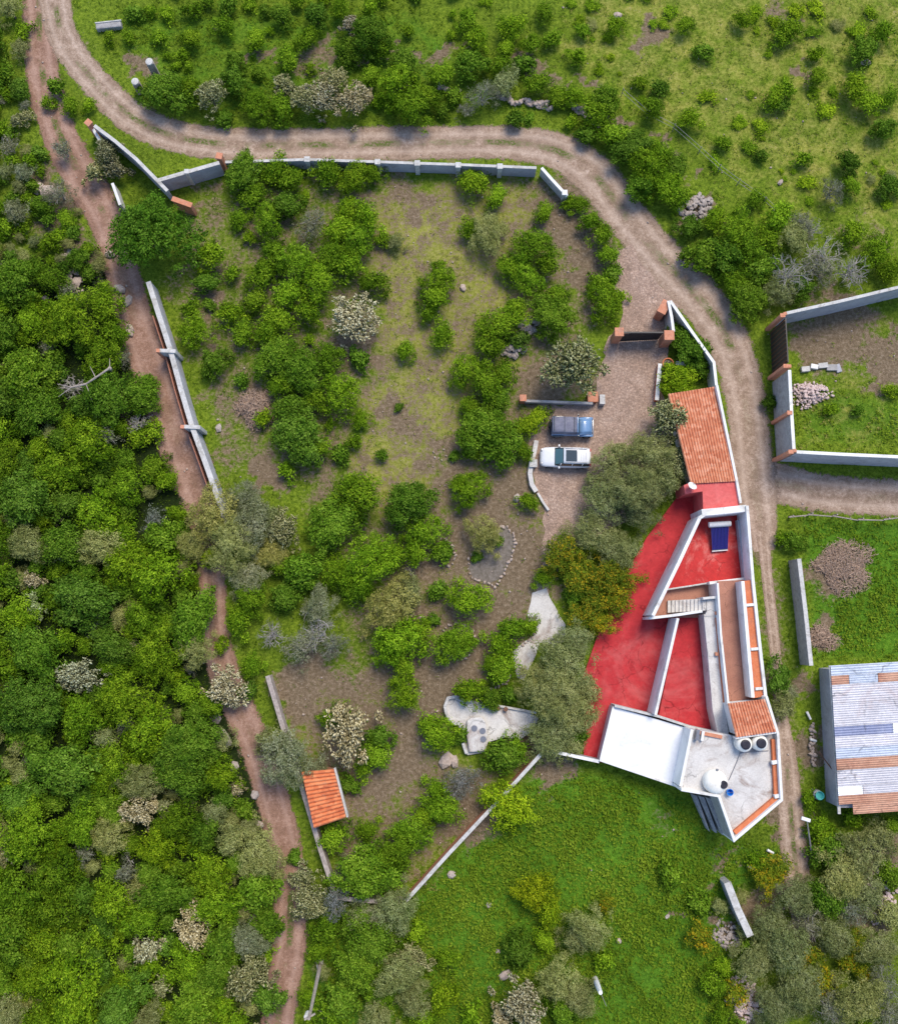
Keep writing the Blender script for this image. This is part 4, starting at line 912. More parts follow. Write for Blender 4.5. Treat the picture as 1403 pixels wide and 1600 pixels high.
LM = [('the roundest dark green tree', 235, 370), ('the black gate', 1213, 537), ('the white car', 882, 715), ('the blue car', 894, 667), ('the driveway gate', 1005, 522), ('the heart shaped stone ring', 770, 875), ('the orange tiled shed', 512, 1250), ('the curved concrete patio', 765, 1130), ('the brown brush pile', 400, 645), ('the white flat roof', 1005, 1165), ('the corrugated metal roof', 1350, 1150), ('the utility pole', 490, 1550), ('the dirt track fork', 90, 150), ('the long grey road wall', 716, 257), ('the pink rubble pile', 1265, 618), ('the water tank pair', 1176, 1163), ('the dry stone wall', 820, 165), ('the tiled wing', 1100, 680), ('the house red patio', 975, 1040), ('the sharp road bend', 930, 275), ('the lowest garden corner', 632, 1410), ('the dead weed heap', 1312, 890), ('the brick pier', 285, 316), ('the isolated concrete wall', 1155, 1420), ('the long wall lower end', 350, 800), ('the fallen grey trunk', 115, 605), ('the upper left corner', 0, 0), ('the upper right corner', 1403, 0), ('the lower left corner', 0, 1600), ('the lower right corner', 1403, 1600), ('the left edge midpoint', 0, 800), ('the left edge lower quarter', 0, 1200), ('the top edge midpoint', 700, 0), ('the right edge upper quarter', 1403, 300), ('the bottom edge midpoint', 700, 1600), ('the white concrete post', 935, 1535), ('the metal house lower edge', 1350, 1280), ('the tall beige cactus by the track', 300, 1450), ('the track midpoint', 335, 960), ('the lower track bend', 452, 1400)]
PLANTS = []
def plant(kind, px, py, rpx, tint=None, hue=None, h=None, cat=None):
    """px,py: where the crown shows in the photo; rpx: crown radius in photo pixels"""
    rm = rpx / PX
    # crown centre is above the ground: aim at its height
    c = W(px, py, rm * .8)
    protos = sorted(PROTO[kind], key=lambda p: abs(math.log(p[0] / rm)))
    best = protos[0][0]; cand = [p for p in protos if p[0] == best]
    Rr, crown, trunk = random.choice(cand)
    s = rm / (Rr * .98)
    if cat is None: cat = 'tree' if rm > 1.15 and kind not in ('grey', 'bare', 'flower') else 'shrub'
    nm = NAMES[kind]
    if cat == 'shrub': nm = nm.replace('tree', 'shrub').replace('cactus_shrub', 'cactus_shrub')
    e = bpy.data.objects.new(nm, None); C.objects.link(e); e.location = (c.x, c.y, 0); e.empty_display_size = .3
    e.rotation_euler = (0, 0, random.uniform(0, 6.28)); el_ = random.uniform(.84, 1.18); e.scale = (s * el_, s / el_, s * (h or random.uniform(.85, 1.1)))
    v = random.uniform(.84, 1.14); t = tint or (1, 1, 1); j = random.uniform(-.05, .05)
    colr = (t[0] * v * (1 + j), t[1] * v, t[2] * v * (1 - j), 1)
    for q, me_ in (('trunk', trunk), ('crown', crown)):
        o = bpy.data.objects.new(q, me_); C.objects.link(o); o.parent = e
        if q == 'crown': o.color = colr
    PLANTS.append(dict(o=e, kind=kind, px=px, py=py, r=rpx, cat=cat, tint=t))
    return e
LT = (1.15, 1.12, 1.0); YL = (1.32, 1.18, .9); DK = (.72, .75, .8); BL = (.97, 1.0, 1.3); GY = (1, .97, 1.4)
# ---------------------------------------------------------------- hand placed trees of the garden and road sides: kind, x, y, radius (photo pixels), tint
B, D_, O_, G_, P_, PG, Fl, Ba = 'bright', 'deep', 'olive', 'grey', 'pad', 'padg', 'flower', 'bare'
T = [
 (D_,235,368,66,(.72,.86,.9)),(D_,382,268,34,None),(B,430,262,28,LT),(B,455,280,24,None),(B,395,305,26,None),(B,420,345,30,None),(D_,450,320,26,None),(B,375,340,20,None),
 (G_,487,352,34,None),(B,510,270,26,None),(B,555,278,30,LT),(B,585,270,20,None),(B,545,325,26,LT),(B,575,340,28,LT),(B,530,360,28,LT),(B,560,375,30,None),(B,520,400,32,None),(B,465,410,34,None),(B,430,400,28,None),(B,410,430,28,None),
 (B,500,440,34,LT),(B,545,415,28,None),(B,585,440,26,DK),(B,450,460,28,LT),(B,400,470,24,None),(B,360,490,26,LT),(B,380,520,24,None),(B,305,515,30,LT),(B,330,400,28,LT),(D_,325,440,20,None),(D_,335,565,24,None),(B,300,480,16,None),(B,435,500,28,None),(B,480,490,24,None),
 (P_,552,495,44,None),(D_,430,560,36,LT),(D_,475,580,36,LT),(B,420,520,26,None),(B,440,600,26,None),(B,510,560,30,DK),(B,530,615,36,LT),(B,490,620,24,None),(B,565,655,18,LT),(D_,470,680,44,BL),(D_,455,640,26,None),(B,500,700,22,None),
 (B,600,375,14,None),(O_,620,378,18,None),(B,685,435,30,LT),(B,680,465,26,LT),(B,668,490,18,None),(B,690,520,24,None),(B,634,548,18,LT),(D_,622,636,7,None),(B,740,283,28,LT),(B,776,306,22,LT),
 (O_,762,365,36,LT),(B,735,355,22,None),(B,850,330,20,LT),(B,838,380,34,None),(B,815,405,22,None),(B,795,420,24,LT),(B,825,435,30,None),(B,855,415,22,None),(D_,860,490,36,LT),(B,870,460,20,None),
 (B,785,505,38,None),(B,765,540,28,None),(B,805,480,20,None),(B,730,580,30,None),(B,760,600,34,None),(B,790,585,24,DK),(D_,775,625,24,LT),(B,735,635,22,None),(D_,810,530,16,G_ and (.9,.9,1.6)),
 (PG,895,568,54,None),(D_,757,675,42,LT),(D_,785,700,32,LT),(B,737,700,22,None),(B,815,705,20,None),(B,838,655,24,YL),(B,820,665,20,YL),(B,825,785,18,LT),
 (B,735,765,30,LT),(B,720,755,18,None),(D_,710,712,8,None),(B,945,470,32,LT),(B,935,440,16,None),(B,968,462,14,LT),
 (D_,597,712,10,LT),(B,565,775,40,None),(B,545,760,22,None),(D_,520,820,42,LT),(B,540,790,24,None),(D_,640,790,38,None),(B,665,830,34,None),(B,650,860,26,None),(D_,690,865,16,LT),(B,575,880,46,LT),(B,530,895,30,LT),(B,610,870,26,None),(B,560,920,26,None),
 (G_,640,885,18,(.8,.7,.9)),(O_,610,945,44,YL),(O_,640,920,26,None),(B,625,1000,42,LT),(B,650,985,26,LT),(B,630,1040,24,None),(B,632,1085,30,LT),(B,605,1010,20,YL),
 (O_,755,835,32,YL),(D_,745,870,8,None),(D_,775,845,10,None),(D_,683,922,14,None),(B,732,938,34,LT),(B,705,1005,34,None),(B,725,1000,22,None),(D_,677,968,9,None),
 (B,780,1010,26,LT),(B,800,985,26,None),(B,825,978,18,None),(B,785,1045,26,None),(B,770,1035,18,None),(B,735,1080,26,LT),(D_,765,1090,18,None),(D_,795,1085,12,None),(PG,835,972,10,None),
 (B,683,1145,30,LT),(B,668,1130,16,None),(D_,785,1180,30,None),(B,800,1175,24,None),(D_,718,1150,12,None),(G_,722,1222,32,GY),(B,690,1262,30,None),(B,680,1235,22,LT),(B,795,1262,40,(1.6,1.3,.9)),(B,640,1300,32,None),(B,665,1275,22,LT),(B,620,1330,30,DK),(D_,572,1365,46,LT),(B,600,1345,30,None),(B,575,1295,20,None),(B,522,1310,26,None),(D_,545,1225,14,None),
 (P_,548,1150,46,None),(B,520,1120,24,None),(B,590,1180,26,None),(D_,595,1150,20,None),(B,570,1200,20,None),(O_,450,1190,46,GY),(O_,425,1160,28,None),(O_,500,1200,20,GY),
 (Ba,490,985,44,None),(G_,470,1010,36,None),(G_,520,1010,28,None),(Ba,425,990,28,None),(O_,500,945,30,GY),(D_,475,890,30,LT),(B,440,880,24,None),(D_,450,930,26,None),(O_,540,1360,22,GY),
 (O_,330,805,46,YL),(O_,360,850,48,LT),(O_,395,820,44,GY),(O_,300,850,30,YL),(PG,445,830,32,None),(O_,385,900,36,GY),(O_,425,865,30,YL),(B,390,930,30,None),(B,330,870,20,YL),(B,375,970,26,None),(O_,420,810,26,None),(O_,380,780,30,GY),
 (P_,350,1070,36,None),(B,395,1040,20,None),(D_,385,1080,14,GY),(B,345,1010,12,LT),
 (O_,1010,715,48,None),(O_,985,760,50,None),(O_,1035,745,38,None),(O_,960,720,36,None),(O_,945,780,40,None),(O_,1000,800,34,DK),(PG,1045,655,42,None),(PG,1065,720,34,None),(B,1060,592,32,YL),(B,1050,580,16,None),
 (O_,925,830,38,None),(Fl,885,860,30,None),(Fl,870,880,26,None),(Fl,905,900,30,None),(Fl,940,905,34,None),(O_,960,860,34,None),(Fl,955,930,34,YL),(Fl,975,905,26,None),(Fl,925,950,30,None),(Fl,940,975,24,YL),(D_,900,930,20,None),(B,890,885,18,None),(Fl,900,965,24,None),(O_,985,855,22,None),(B,848,905,18,None),(Fl,860,895,14,None),
 (O_,880,1040,46,None),(O_,870,1090,52,None),(O_,840,1070,34,LT),(O_,900,1120,38,None),(O_,860,1150,40,None),(O_,895,1000,34,None),(O_,910,1080,28,None),(D_,890,1150,26,DK),(O_,890,1170,24,None),
 (D_,1075,545,28,None),(D_,1060,525,22,None),(D_,1090,570,20,None),(B,1065,510,12,LT),(D_,1095,545,14,None),
 (B,905,320,18,None),(B,920,345,22,None),(B,940,370,22,None),(B,950,398,20,None),(B,890,315,14,None),(D_,958,425,14,None),(B,955,435,12,None),
 # between road and upper fields
 (D_,260,140,38,None),(B,300,140,26,None),(PG,330,150,32,None),(B,405,165,30,None),(D_,370,130,24,None),(B,440,170,26,None),(PG,445,135,26,None),(PG,480,160,30,None),(P_,500,150,34,None),(P_,550,160,34,None),(PG,525,125,30,None),(B,580,120,22,None),
 (B,620,130,34,LT),(B,640,165,36,None),(D_,630,100,28,None),(B,665,150,24,None),(D_,580,55,34,None),(D_,545,80,24,None),(P_,545,38,18,(.8,.8,.9)),(B,600,75,22,None),(B,690,115,24,None),(D_,735,100,26,LT),(B,780,105,22,None),(G_,755,150,30,None),(O_,790,125,28,None),(G_,730,170,18,None),
 (B,840,130,24,None),(B,870,150,20,None),(B,900,150,24,LT),(D_,820,100,16,None),(B,930,180,28,None),(D_,945,155,24,LT),(B,960,210,28,None),(D_,985,230,34,DK),(B,1010,260,34,LT),(B,1030,245,28,None),(D_,1000,290,26,LT),(B,1040,290,34,LT),(D_,1055,260,24,None),(B,1060,310,22,None),(D_,1075,355,20,None),(D_,1100,400,30,LT),(B,1120,340,24,LT),(B,1150,360,34,None),(D_,1130,400,30,None),(B,1170,390,34,DK),(D_,1190,420,28,None),(B,1150,440,30,None),(D_,1170,470,34,LT),(B,1215,340,28,LT),(B,1200,375,26,None),(O_,1240,370,30,LT),(Ba,1290,400,44,None),(Ba,1230,430,44,None),(G_,1280,420,34,None),(Ba,1330,420,38,None),(O_,1215,455,30,None),(D_,1250,450,22,DK),(B,1370,390,30,LT),(B,1390,420,24,None),(B,1330,365,24,LT),(G_,1250,350,28,None),(Ba,1265,355,28,None),
 (G_,185,225,0,None),(PG,168,240,28,(.8,.8,.9)),(PG,180,265,22,(.7,.7,.9)),(D_,90,135,14,LT),(B,110,165,18,None),(B,140,165,12,LT),(B,75,160,12,None),
 # pasture
 (B,1080,185,22,LT),(B,1020,170,20,None),(D_,1030,140,16,DK),(B,1160,30,18,LT),(B,1235,45,22,LT),(B,1210,150,22,LT),(B,1220,60,16,None),(B,1225,140,16,None),(D_,1220,165,12,DK),(B,1275,120,18,None),(B,1335,135,26,LT),(B,1360,160,26,LT),(D_,1350,75,26,LT),(B,1380,50,22,None),(B,1390,150,18,None),(D_,1380,200,20,None),(B,1070,40,18,LT),(D_,1100,80,14,None),(B,960,40,20,LT),(B,1000,130,14,None),(D_,1325,255,20,DK),(G_,1300,300,26,DK),(B,1330,290,18,None),(D_,1390,290,20,DK),(B,1180,310,18,None),(B,1130,225,14,None),(B,1255,250,14,LT),(D_,1190,245,10,None),(B,1275,85,14,LT),(B,800,40,26,LT),(B,830,70,20,None),(B,745,60,26,LT),(B,730,30,22,None),(B,790,75,18,LT),(B,860,60,16,None),(B,900,90,16,LT),(B,850,20,18,None),(B,910,50,14,None),(B,450,90,24,None),(B,400,60,22,LT),(B,350,40,22,None),(B,480,60,22,None),(D_,495,25,22,DK),(D_,440,25,20,None),(B,300,60,20,None),(B,250,60,14,None),(B,200,60,12,None),(D_,370,95,18,None),(B,530,10,20,None),(B,300,15,16,DK),(D_,210,20,14,None),
 # right plots
 (D_,1240,845,18,None),(B,1225,840,14,LT),(B,1300,640,12,None),(D_,1340,640,10,None),(B,1390,610,12,LT),(D_,1215,1060,22,BL),(O_,1220,1100,24,None),(O_,1235,1085,16,GY),(D_,1200,630,12,DK),
 (B,1280,1290,22,LT),(B,1290,1310,24,None),(D_,1300,1330,28,None),(O_,1340,1330,40,None),(O_,1310,1370,40,LT),(D_,1290,1400,34,None),(O_,1350,1400,34,None),(O_,1380,1310,28,None),(B,1330,1275,16,LT),(B,1390,1290,18,None),(B,1265,1250,14,None),
 (Fl,1200,1370,26,YL),(Fl,1215,1350,20,None),(B,1185,1345,16,None),(O_,1240,1400,34,None),(G_,1260,1440,34,None),(O_,1200,1450,30,None),(O_,1230,1480,40,None),(Fl,1265,1490,22,None),(O_,1300,1460,34,None),(O_,1180,1500,34,None),(O_,1250,1540,40,None),(Fl,1290,1540,22,YL),(G_,1300,1580,34,None),(O_,1340,1560,40,LT),(G_,1380,1540,34,None),(Fl,1330,1470,24,None),(O_,1370,1480,34,None),(O_,1210,1570,34,None),(G_,1390,1590,30,None),(Fl,1345,1520,14,YL),(D_,1170,1480,16,None),(O_,1160,1450,16,None),(O_,1395,1430,26,LT),(G_,1330,1420,30,None),(D_,1390,1370,20,LT),
 # lower field and bottom centre
 (B,838,1393,32,(2.0,1.4,.9)),(B,855,1425,24,(1.6,1.3,.9)),(D_,810,1480,26,DK),(O_,920,1450,34,LT),(Fl,945,1410,16,YL),(O_,895,1470,24,None),(B,850,1470,18,LT),(P_,812,1560,36,None),(O_,870,1530,34,LT),(O_,905,1560,30,None),(D_,880,1580,22,LT),(P_,780,1590,20,None),(B,945,1500,16,None),
 (D_,575,1470,40,LT),(D_,560,1510,36,LT),(O_,620,1520,38,LT),(B,600,1550,30,None),(O_,645,1560,30,None),(B,690,1560,26,YL),(O_,620,1420,36,None),(O_,580,1430,28,GY),(PG,640,1500,30,None),(PG,485,1405,34,None),(G_,525,1410,30,GY),(B,510,1450,26,DK),(B,500,1480,24,None),(D_,540,1560,30,None),(B,520,1590,26,None),(O_,590,1595,30,None),(B,660,1595,26,None),(D_,460,1340,10,None),(O_,560,1430,26,None),(B,700,1500,20,None),(PG,470,1370,20,None),
]
for k_, x, y, r, t in T:
    if r > 5: plant(k_, x, y, r * 1.08, t)
# ---- woodland left of the track
TF = [(P_,55,905,18,None),(P_,125,1055,34,(.8,.9,.9)),(G_,45,1190,14,None),(P_,215,1270,30,None),(P_,300,1450,34,None),(P_,230,1480,26,(.8,.85,.8)),(PG,385,1530,42,None),(O_,390,1470,32,GY),(D_,160,1445,22,BL),(P_,370,1232,16,None),(G_,200,1360,26,None),(G_,240,810,24,(.8,.9,1.2)),(PG,55,950,24,(.8,1,1)),(Ba,112,605,28,None),(G_,165,680,26,None),(Ba,215,660,22,None),(G_,75,540,20,None),(G_,100,235,22,None),(PG,150,270,22,None),(O_,30,330,26,GY),(G_,90,300,30,None),(G_,15,230,22,None),(O_,40,270,20,GY),
      (B,120,500,50,LT),(B,160,470,36,None),(B,90,520,30,None),(D_,25,440,40,LT),(D_,40,590,46,LT),(B,180,520,26,None),(D_,60,640,40,None),(B,140,690,44,LT),(B,90,740,38,None),(D_,40,780,46,BL),(B,150,800,40,LT),(D_,100,850,38,None),(B,200,760,34,None),(B,240,730,26,DK),(B,60,700,24,LT),
      (D_,135,940,46,BL),(B,200,880,40,LT),(B,250,900,44,LT),(D_,170,1010,34,BL),(B,250,1020,46,LT),(B,200,1090,50,LT),(D_,60,1020,44,None),(B,30,960,34,LT),(D_,50,1100,50,BL),(B,130,1120,40,None),(D_,60,1150,30,None),(D_,290,1170,50,None),(D_,285,1210,40,None),(B,330,1100,24,None),(D_,100,1200,48,BL),(B,180,1190,34,None),(B,40,1300,50,LT),(D_,30,1250,34,BL),(B,130,1290,34,None),(B,330,1370,34,LT),(B,30,1400,44,DK),(B,90,1420,40,DK),(B,70,1470,36,LT),(B,120,1540,56,LT),(B,60,1530,34,LT),(D_,190,1570,40,BL),(B,200,1540,30,LT),(D_,300,1570,40,LT),(B,350,1575,30,LT),(B,180,1410,36,LT),(D_,130,1400,26,DK),(B,280,1280,34,DK),(B,250,1320,36,YL),(O_,360,1310,28,LT),(D_,320,1300,26,None)]
for k_, x, y, r, t in TF: plant(k_, x, y, r * 1.05, t)
forest = [(-70, 400), (40, 380), (150, 440), (200, 560), (245, 680), (290, 800), (300, 900), (310, 1060), (345, 1130), (372, 1200), (400, 1290), (418, 1380), (418, 1660), (-70, 1660)]
def scatter(poly, tries, rmin, rmax, kinds, sep=.72, avoid=None, h=None):
    xs = [p[0] for p in poly]; ys = [p[1] for p in poly]
    for _ in range(tries):
        x, y = random.uniform(min(xs), max(xs)), random.uniform(min(ys), max(ys))
        if not inpoly(np.array([x]), np.array([y]), poly)[0]: continue
        r = random.uniform(rmin, rmax)
        if any(math.hypot(x - p['px'], y - p['py']) < (r + p['r']) * sep for p in PLANTS): continue
        if avoid and avoid(x, y, r): continue
        k_, t = random.choice(kinds); plant(k_, x, y, r, t, h=h)
fk = [(B, LT), (B, LT), (B, None), (B, None), (B, None), (B, DK), (D_, LT), (D_, LT), (D_, None), (D_, BL), (O_, LT), (O_, LT), (O_, None), (D_, LT)]
scatter(forest, 600, 30, 46, fk, .60)
scatter(forest, 3200, 14, 28, fk + fk + [(G_, None), (PG, None), (D_, DK)], .54)
scatter([(-60, 130), (40, 130), (60, 230), (110, 310), (150, 380), (165, 430), (60, 420), (-60, 420)], 420, 10, 22, fk + [(G_, None), (PG, None), (G_, None), (O_, None), (G_, DK)], .55)
scatter([(-60, -60), (38, -60), (42, 40), (44, 140), (-60, 140)], 220, 16, 28, fk, .65)
def roadclear(x, y, r):
    X_, Y_ = np.array([x]), np.array([y])
    return any(distline(X_, Y_, [(a, b) for a, b, c in ra])[0] < 24 + r * .5 for ra in (ROAD_A, ROAD_B, ROAD_C))
scatter([(130, -50), (700, -50), (900, 150), (1060, 320), (1200, 470), (1110, 470), (960, 250), (860, 195), (300, 190), (180, 130)], 450, 8, 17, [(B, LT), (B, None), (D_, None), (D_, LT), (B, LT)], .75, roadclear)
scatter([(690, -60), (1480, -60), (1480, 360), (1230, 330), (1060, 230), (850, 110)], 420, 5, 17, [(B, LT), (B, YL), (B, LT), (B, None), (O_, LT), (B, LT), (B, YL)], .6, lambda x, y, r: math.sin(x * .021 + y * .013) + math.sin(x * .043 - y * .031 + 1) + math.sin(y * .05) * .7 < .25, .45)
scatter([(1040, 1360), (1200, 1400), (1480, 1400), (1480, 1680), (1160, 1680)], 160, 14, 26, [(O_, LT), (B, LT), (B, None), (D_, LT), (Fl, YL)], .7)
scatter([(480, 1440), (640, 1430), (720, 1560), (1000, 1660), (470, 1680)], 160, 12, 24, [(B, LT), (D_, LT), (B, None), (O_, LT)], .7, roadclear)
scatter([(320, 300), (600, 300), (560, 700), (480, 760), (370, 700), (300, 520)], 140, 10, 20, [(B, None), (D_, None), (B, LT)], .8)
# ---- labels that single each plant out
SZ = lambda r: 'tiny' if r < 13 else 'small' if r < 22 else 'medium' if r < 34 else 'large' if r < 46 else 'very large'
def dirn(dx, dy):
    a = math.degrees(math.atan2(-dy, dx)) % 360
    return ['right of', 'up right of', 'above', 'up left of', 'left of', 'down left of', 'below', 'down right of'][int((a + 22.5) // 45) % 8]
def tword(k_, t):
    if k_ == 'bright': return {None: 'mid green bushy', LT: 'bright green bushy', YL: 'yellow green bushy', DK: 'dull green bushy'}.get(t, 'green bushy')
    if k_ == 'deep': return {BL: 'bluish green leafy', LT: 'fresh green leafy', DK: 'very dark leafy'}.get(t, 'dark green leafy')
    if k_ == 'olive': return {GY: 'greyish olive feathery', YL: 'yellowish olive feathery', LT: 'light olive feathery'}.get(t, 'olive feathery')
    return ADJ[k_]
groups = {}
for p in PLANTS:
    t = None if p['tint'] == (1, 1, 1) else p['tint']
    lm = min(LM, key=lambda l: math.hypot(p['px'] - l[1], p['py'] - l[2]) + (0 if math.hypot(p['px'] - l[1], p['py'] - l[2]) > 10 else 60))
    d = math.hypot(p['px'] - lm[1], p['py'] - lm[2]); p['d'] = d
    key = (SZ(p['r']), tword(p['kind'], t), p['cat'], dirn(p['px'] - lm[1], p['py'] - lm[2]), lm[0]); groups.setdefault(key, []).append(p)
ORD = ['nearest', 'second nearest', 'third nearest', 'fourth nearest', 'fifth nearest', 'sixth nearest', 'seventh nearest', 'eighth nearest', 'ninth nearest']
for (s_, w_, c_, dn, lm), ps in groups.items():
    ps.sort(key=lambda p: p['d'])
    for i, p in enumerate(ps):
        lab = f'{s_} {w_} {c_} {dn} {lm}'
        if len(ps) > 1: lab += ', ' + ORD[min(i, 8)] + ('' if i < 9 else ' or farther')
        p['o']['label'] = lab; p['o']['category'] = p['cat']
        g = 'woodland trees left of the track' if p['px'] < 340 and p['py'] > 380 else 'garden and roadside ' + ('trees' if p['cat'] == 'tree' else 'shrubs')
        p['o']['group'] = g
for p in PLANTS:
    w_ = p['o']['label'].split()
    if len(w_) > 16: p['o']['label'] = ' '.join(w_[:16]).replace('greyish ', '')
PLANTS[0]['o']['label'] = 'roundest and darkest green tree between the reddish track and garden'
print('plants', len(PLANTS))
# ---------------------------------------------------------------- undergrowth: one uncountable sheet of tufts
def tufts(name, N, seed, kindfn, mat, label, cat='grass'):
    r = np.random.default_rng(seed)
    px = r.uniform(-60, 1463, N); py = r.uniform(-60, 1660, N)
    dirt, dry, lush, dark = fill(px, py)
    keep = r.random(N) < kindfn(px, py, dirt, dry, lush, dark)
    for ra, w in ((ROAD_A, .56), (ROAD_B, .52), (ROAD_C, .56), (ROAD_D, .56)):
        for (a, b_, wa), (c_, d_, wb) in zip(ra[:-1], ra[1:]):
            keep &= distline(px, py, [(a, b_), (c_, d_)]) > (wa + wb) / 2 * w
    for pl in (DRIVE, PATH, [(1058, 776), (1166, 780), (1200, 1090), (1222, 1250), (1147, 1313), (1062, 1232), (935, 1190), (912, 1185), (910, 1060), (1010, 840)], [(1040, 610), (1120, 602), (1157, 786), (1060, 780)], [(1285, 1040), (1480, 1030), (1480, 1265), (1300, 1265)], [(480, 1206), (525, 1203), (541, 1277), (492, 1292)], [(738, 832), (800, 825), (803, 860), (770, 915), (735, 900)], [(695, 1090), (830, 1115), (830, 1160), (730, 1175), (700, 1140)]):
        keep &= ~inpoly(px, py, pl)
    px, py = px[keep], py[keep]; n = len(px); dirt, dry, lush, dark = dirt[keep], dry[keep], lush[keep], dark[keep]
    # several blades-of-leaf per tuft
    k = 6
    x = (px - 701.5) / F; y = -(py - 800) / F; dy = y * ct + st; dz = y * st - ct; t = -H / dz
    c = np.stack([x * t, dy * t, np.zeros(n)], 1); c = np.repeat(c, k, 0)
    sz = np.repeat(r.uniform(.6, 1.3, n) * (.8 + .5 * lush), k); N2 = n * k
    c += r.normal(size=(N2, 3)) * np.array([.14, .14, 0]) * sz[:, None]; c[:, 2] = r.uniform(.03, .22, N2) * sz
    nrm = r.normal(size=(N2, 3)) * .55 + np.array([0, 0, 1]); nrm /= np.linalg.norm(nrm, axis=1)[:, None]
    tt = np.cross(nrm, r.normal(size=(N2, 3))); tt /= np.linalg.norm(tt, axis=1)[:, None]; bt = np.cross(nrm, tt)
    s = (.115 * sz * r.uniform(.6, 1.4, N2))[:, None]
    V = np.stack([c - tt * s * .7, c + bt * s * .4, c + tt * s * .7, c - bt * s * .4], 1).reshape(-1, 3)
    V[:, 2] = np.maximum(V[:, 2], .01)
    tint = np.clip(np.repeat(r.uniform(.05, .3, n) + .5 * cl(px, py, .5, 9) - .12 + .2 * lush + .25 * dry, k) + r.uniform(-.1, .3, N2), 0, 1)
    me = mesh_np(name, V, np.arange(N2 * 4).reshape(-1, 4), tint); me.materials.append(mat)
    o = bpy.data.objects.new(name, me); C.objects.link(o); return tag(o, label, cat, kind='stuff')
cl = lambda x, y, s, seed: (np.sin(x * .05 * s + seed) * np.sin(y * .047 * s + seed * 2.1) + np.sin(x * .021 * s + y * .03 * s + seed) + np.sin(x * .11 * s - y * .09 * s) * .6) / 2.6 * .5 + .5
tufts('grass', 150000, 3, lambda x, y, d, dr, l, dk: np.clip(.95 * l + .42 * (1 - l), 0, 1) * (1 - np.clip(d * 1.3, 0, .93)) * (1 - .55 * dk) * np.clip(1 - dr * .9 * (y > 250), .08, 1) * np.clip(cl(x, y, 1, 1) * 1.5, .12, 1), L['weed'], 'low green weeds and grass tufts over the fields and verges')
L['dryg'] = leafmat('dry_grass_blades', (.10, .12, .02), (.22, .22, .05), (.34, .31, .10))
tufts('dry_grass', 50000, 5, lambda x, y, d, dr, l, dk: np.clip(dr * .75, 0, 1) * (1 - np.clip(d, 0, .9)) * np.clip(cl(x, y, 1.3, 4) * 1.4, .1, 1), L['dryg'], 'yellowish mown grass in the orchard and upper right pasture')

# ---------------------------------------------------------------- stones, heaps, small things
def stone_proto(r, sd, mat):
    random.seed(sd); mb = MB(); mb.rock((0, 0, 0), r, .7)
    me = bpy.data.meshes.new('stone'); me.from_pydata(mb.v, [], mb.f); me.update(); me.materials.append(mat); return me
SP = [stone_proto(.16, i, M['pale_stone']) for i in range(5)]
def ring(pts, step, label, group, sc=1.0):
    d = 0; P = []
    for a, b in zip(pts[:-1], pts[1:]):
        L_ = math.dist(a, b); k = max(1, round(L_ / step))
        P += [(a[0] + (b[0] - a[0]) * i / k, a[1] + (b[1] - a[1]) * i / k) for i in range(k)]
    for x, y in P:
        o = bpy.data.objects.new('stone', random.choice(SP)); C.objects.link(o); w = W(x + random.uniform(-1, 1), y + random.uniform(-1, 1), .08)
        o.location = w; o.rotation_euler = (0, 0, random.uniform(0, 6)); s = sc * random.uniform(.75, 1.35); o.scale = (s, s * random.uniform(.7, 1.2), s)
        tag(o, label, 'stone', group)
ring([(781, 824), (792, 823), (802, 833), (806, 848), (800, 868), (792, 885), (784, 902), (773, 918), (764, 912)], 6, 'pale pinkish stone in the curved edge of the gravel bed', 'stones edging the gravel bed')
ring([(764, 912), (748, 908), (738, 902), (732, 888), (733, 872), (740, 860)], 7, 'greyish stone on the lower left edge of the gravel bed', 'stones on the lower edge of the gravel bed', .8)
ring([(683, 838), (696, 843), (706, 853), (711, 868), (707, 880), (695, 887)], 6, 'pale stone in the arc left of the gravel bed', 'stones of the arc left of the gravel bed')
ring([(692, 985), (700, 977), (715, 974), (730, 978), (739, 986), (744, 1000)], 6, 'pale stone around the round bush bed above', 'stones over the round bush bed', .85)
ring([(702, 1030), (715, 1032), (728, 1028), (740, 1020)], 7, 'pale stone on the lower rim of the bush bed', 'stones under the round bush bed', .8)
ring([(650, 964), (668, 966), (680, 962), (686, 972), (680, 984)], 7, 'small stone in the arc beside the little dark shrub', 'stones by the little dark shrub', .75)
ring([(678, 706), (680, 714), (690, 719), (697, 712), (694, 702), (684, 699)], 7, 'small stone circling the tree pit in the orchard', 'stones of the orchard tree pit', .7)
ring([(826, 966), (836, 980), (832, 996), (820, 1004), (812, 1012)], 6, 'stone edging the path beside the clipped shrubs', 'stones edging the pale path', 1.1)
# loose stones too many to count on the pasture, verges and bare slopes
r_ = np.random.default_rng(21); n_ = 9000; qx = r_.uniform(-40, 1440, n_); qy = r_.uniform(-40, 1640, n_); d_, y_, l_, k_ = fill(qx, qy)
kp = (r_.random(n_) < np.clip(d_ * .5 + .25 * y_ * (qy < 400), .01, 1)) & ~inpoly(qx, qy, [(912, 600), (1225, 600), (1225, 1320), (905, 1200)])
qx, qy = qx[kp], qy[kp]; n_ = len(qx); P_w = np.array([W(a, b, 0) for a, b in zip(qx, qy)]); rr_ = (.035 + .13 * r_.random(n_) ** 4)[:, None]
oc = np.array([(1, 0, 0), (0, 1, 0), (-1, 0, 0), (0, -1, 0), (0, 0, .7), (0, 0, -.7)]); rot = r_.uniform(0, 6.28, n_); cr, sr = np.cos(rot)[:, None], np.sin(rot)[:, None]
V_ = []; jit = r_.uniform(.6, 1.3, (n_, 6, 3))
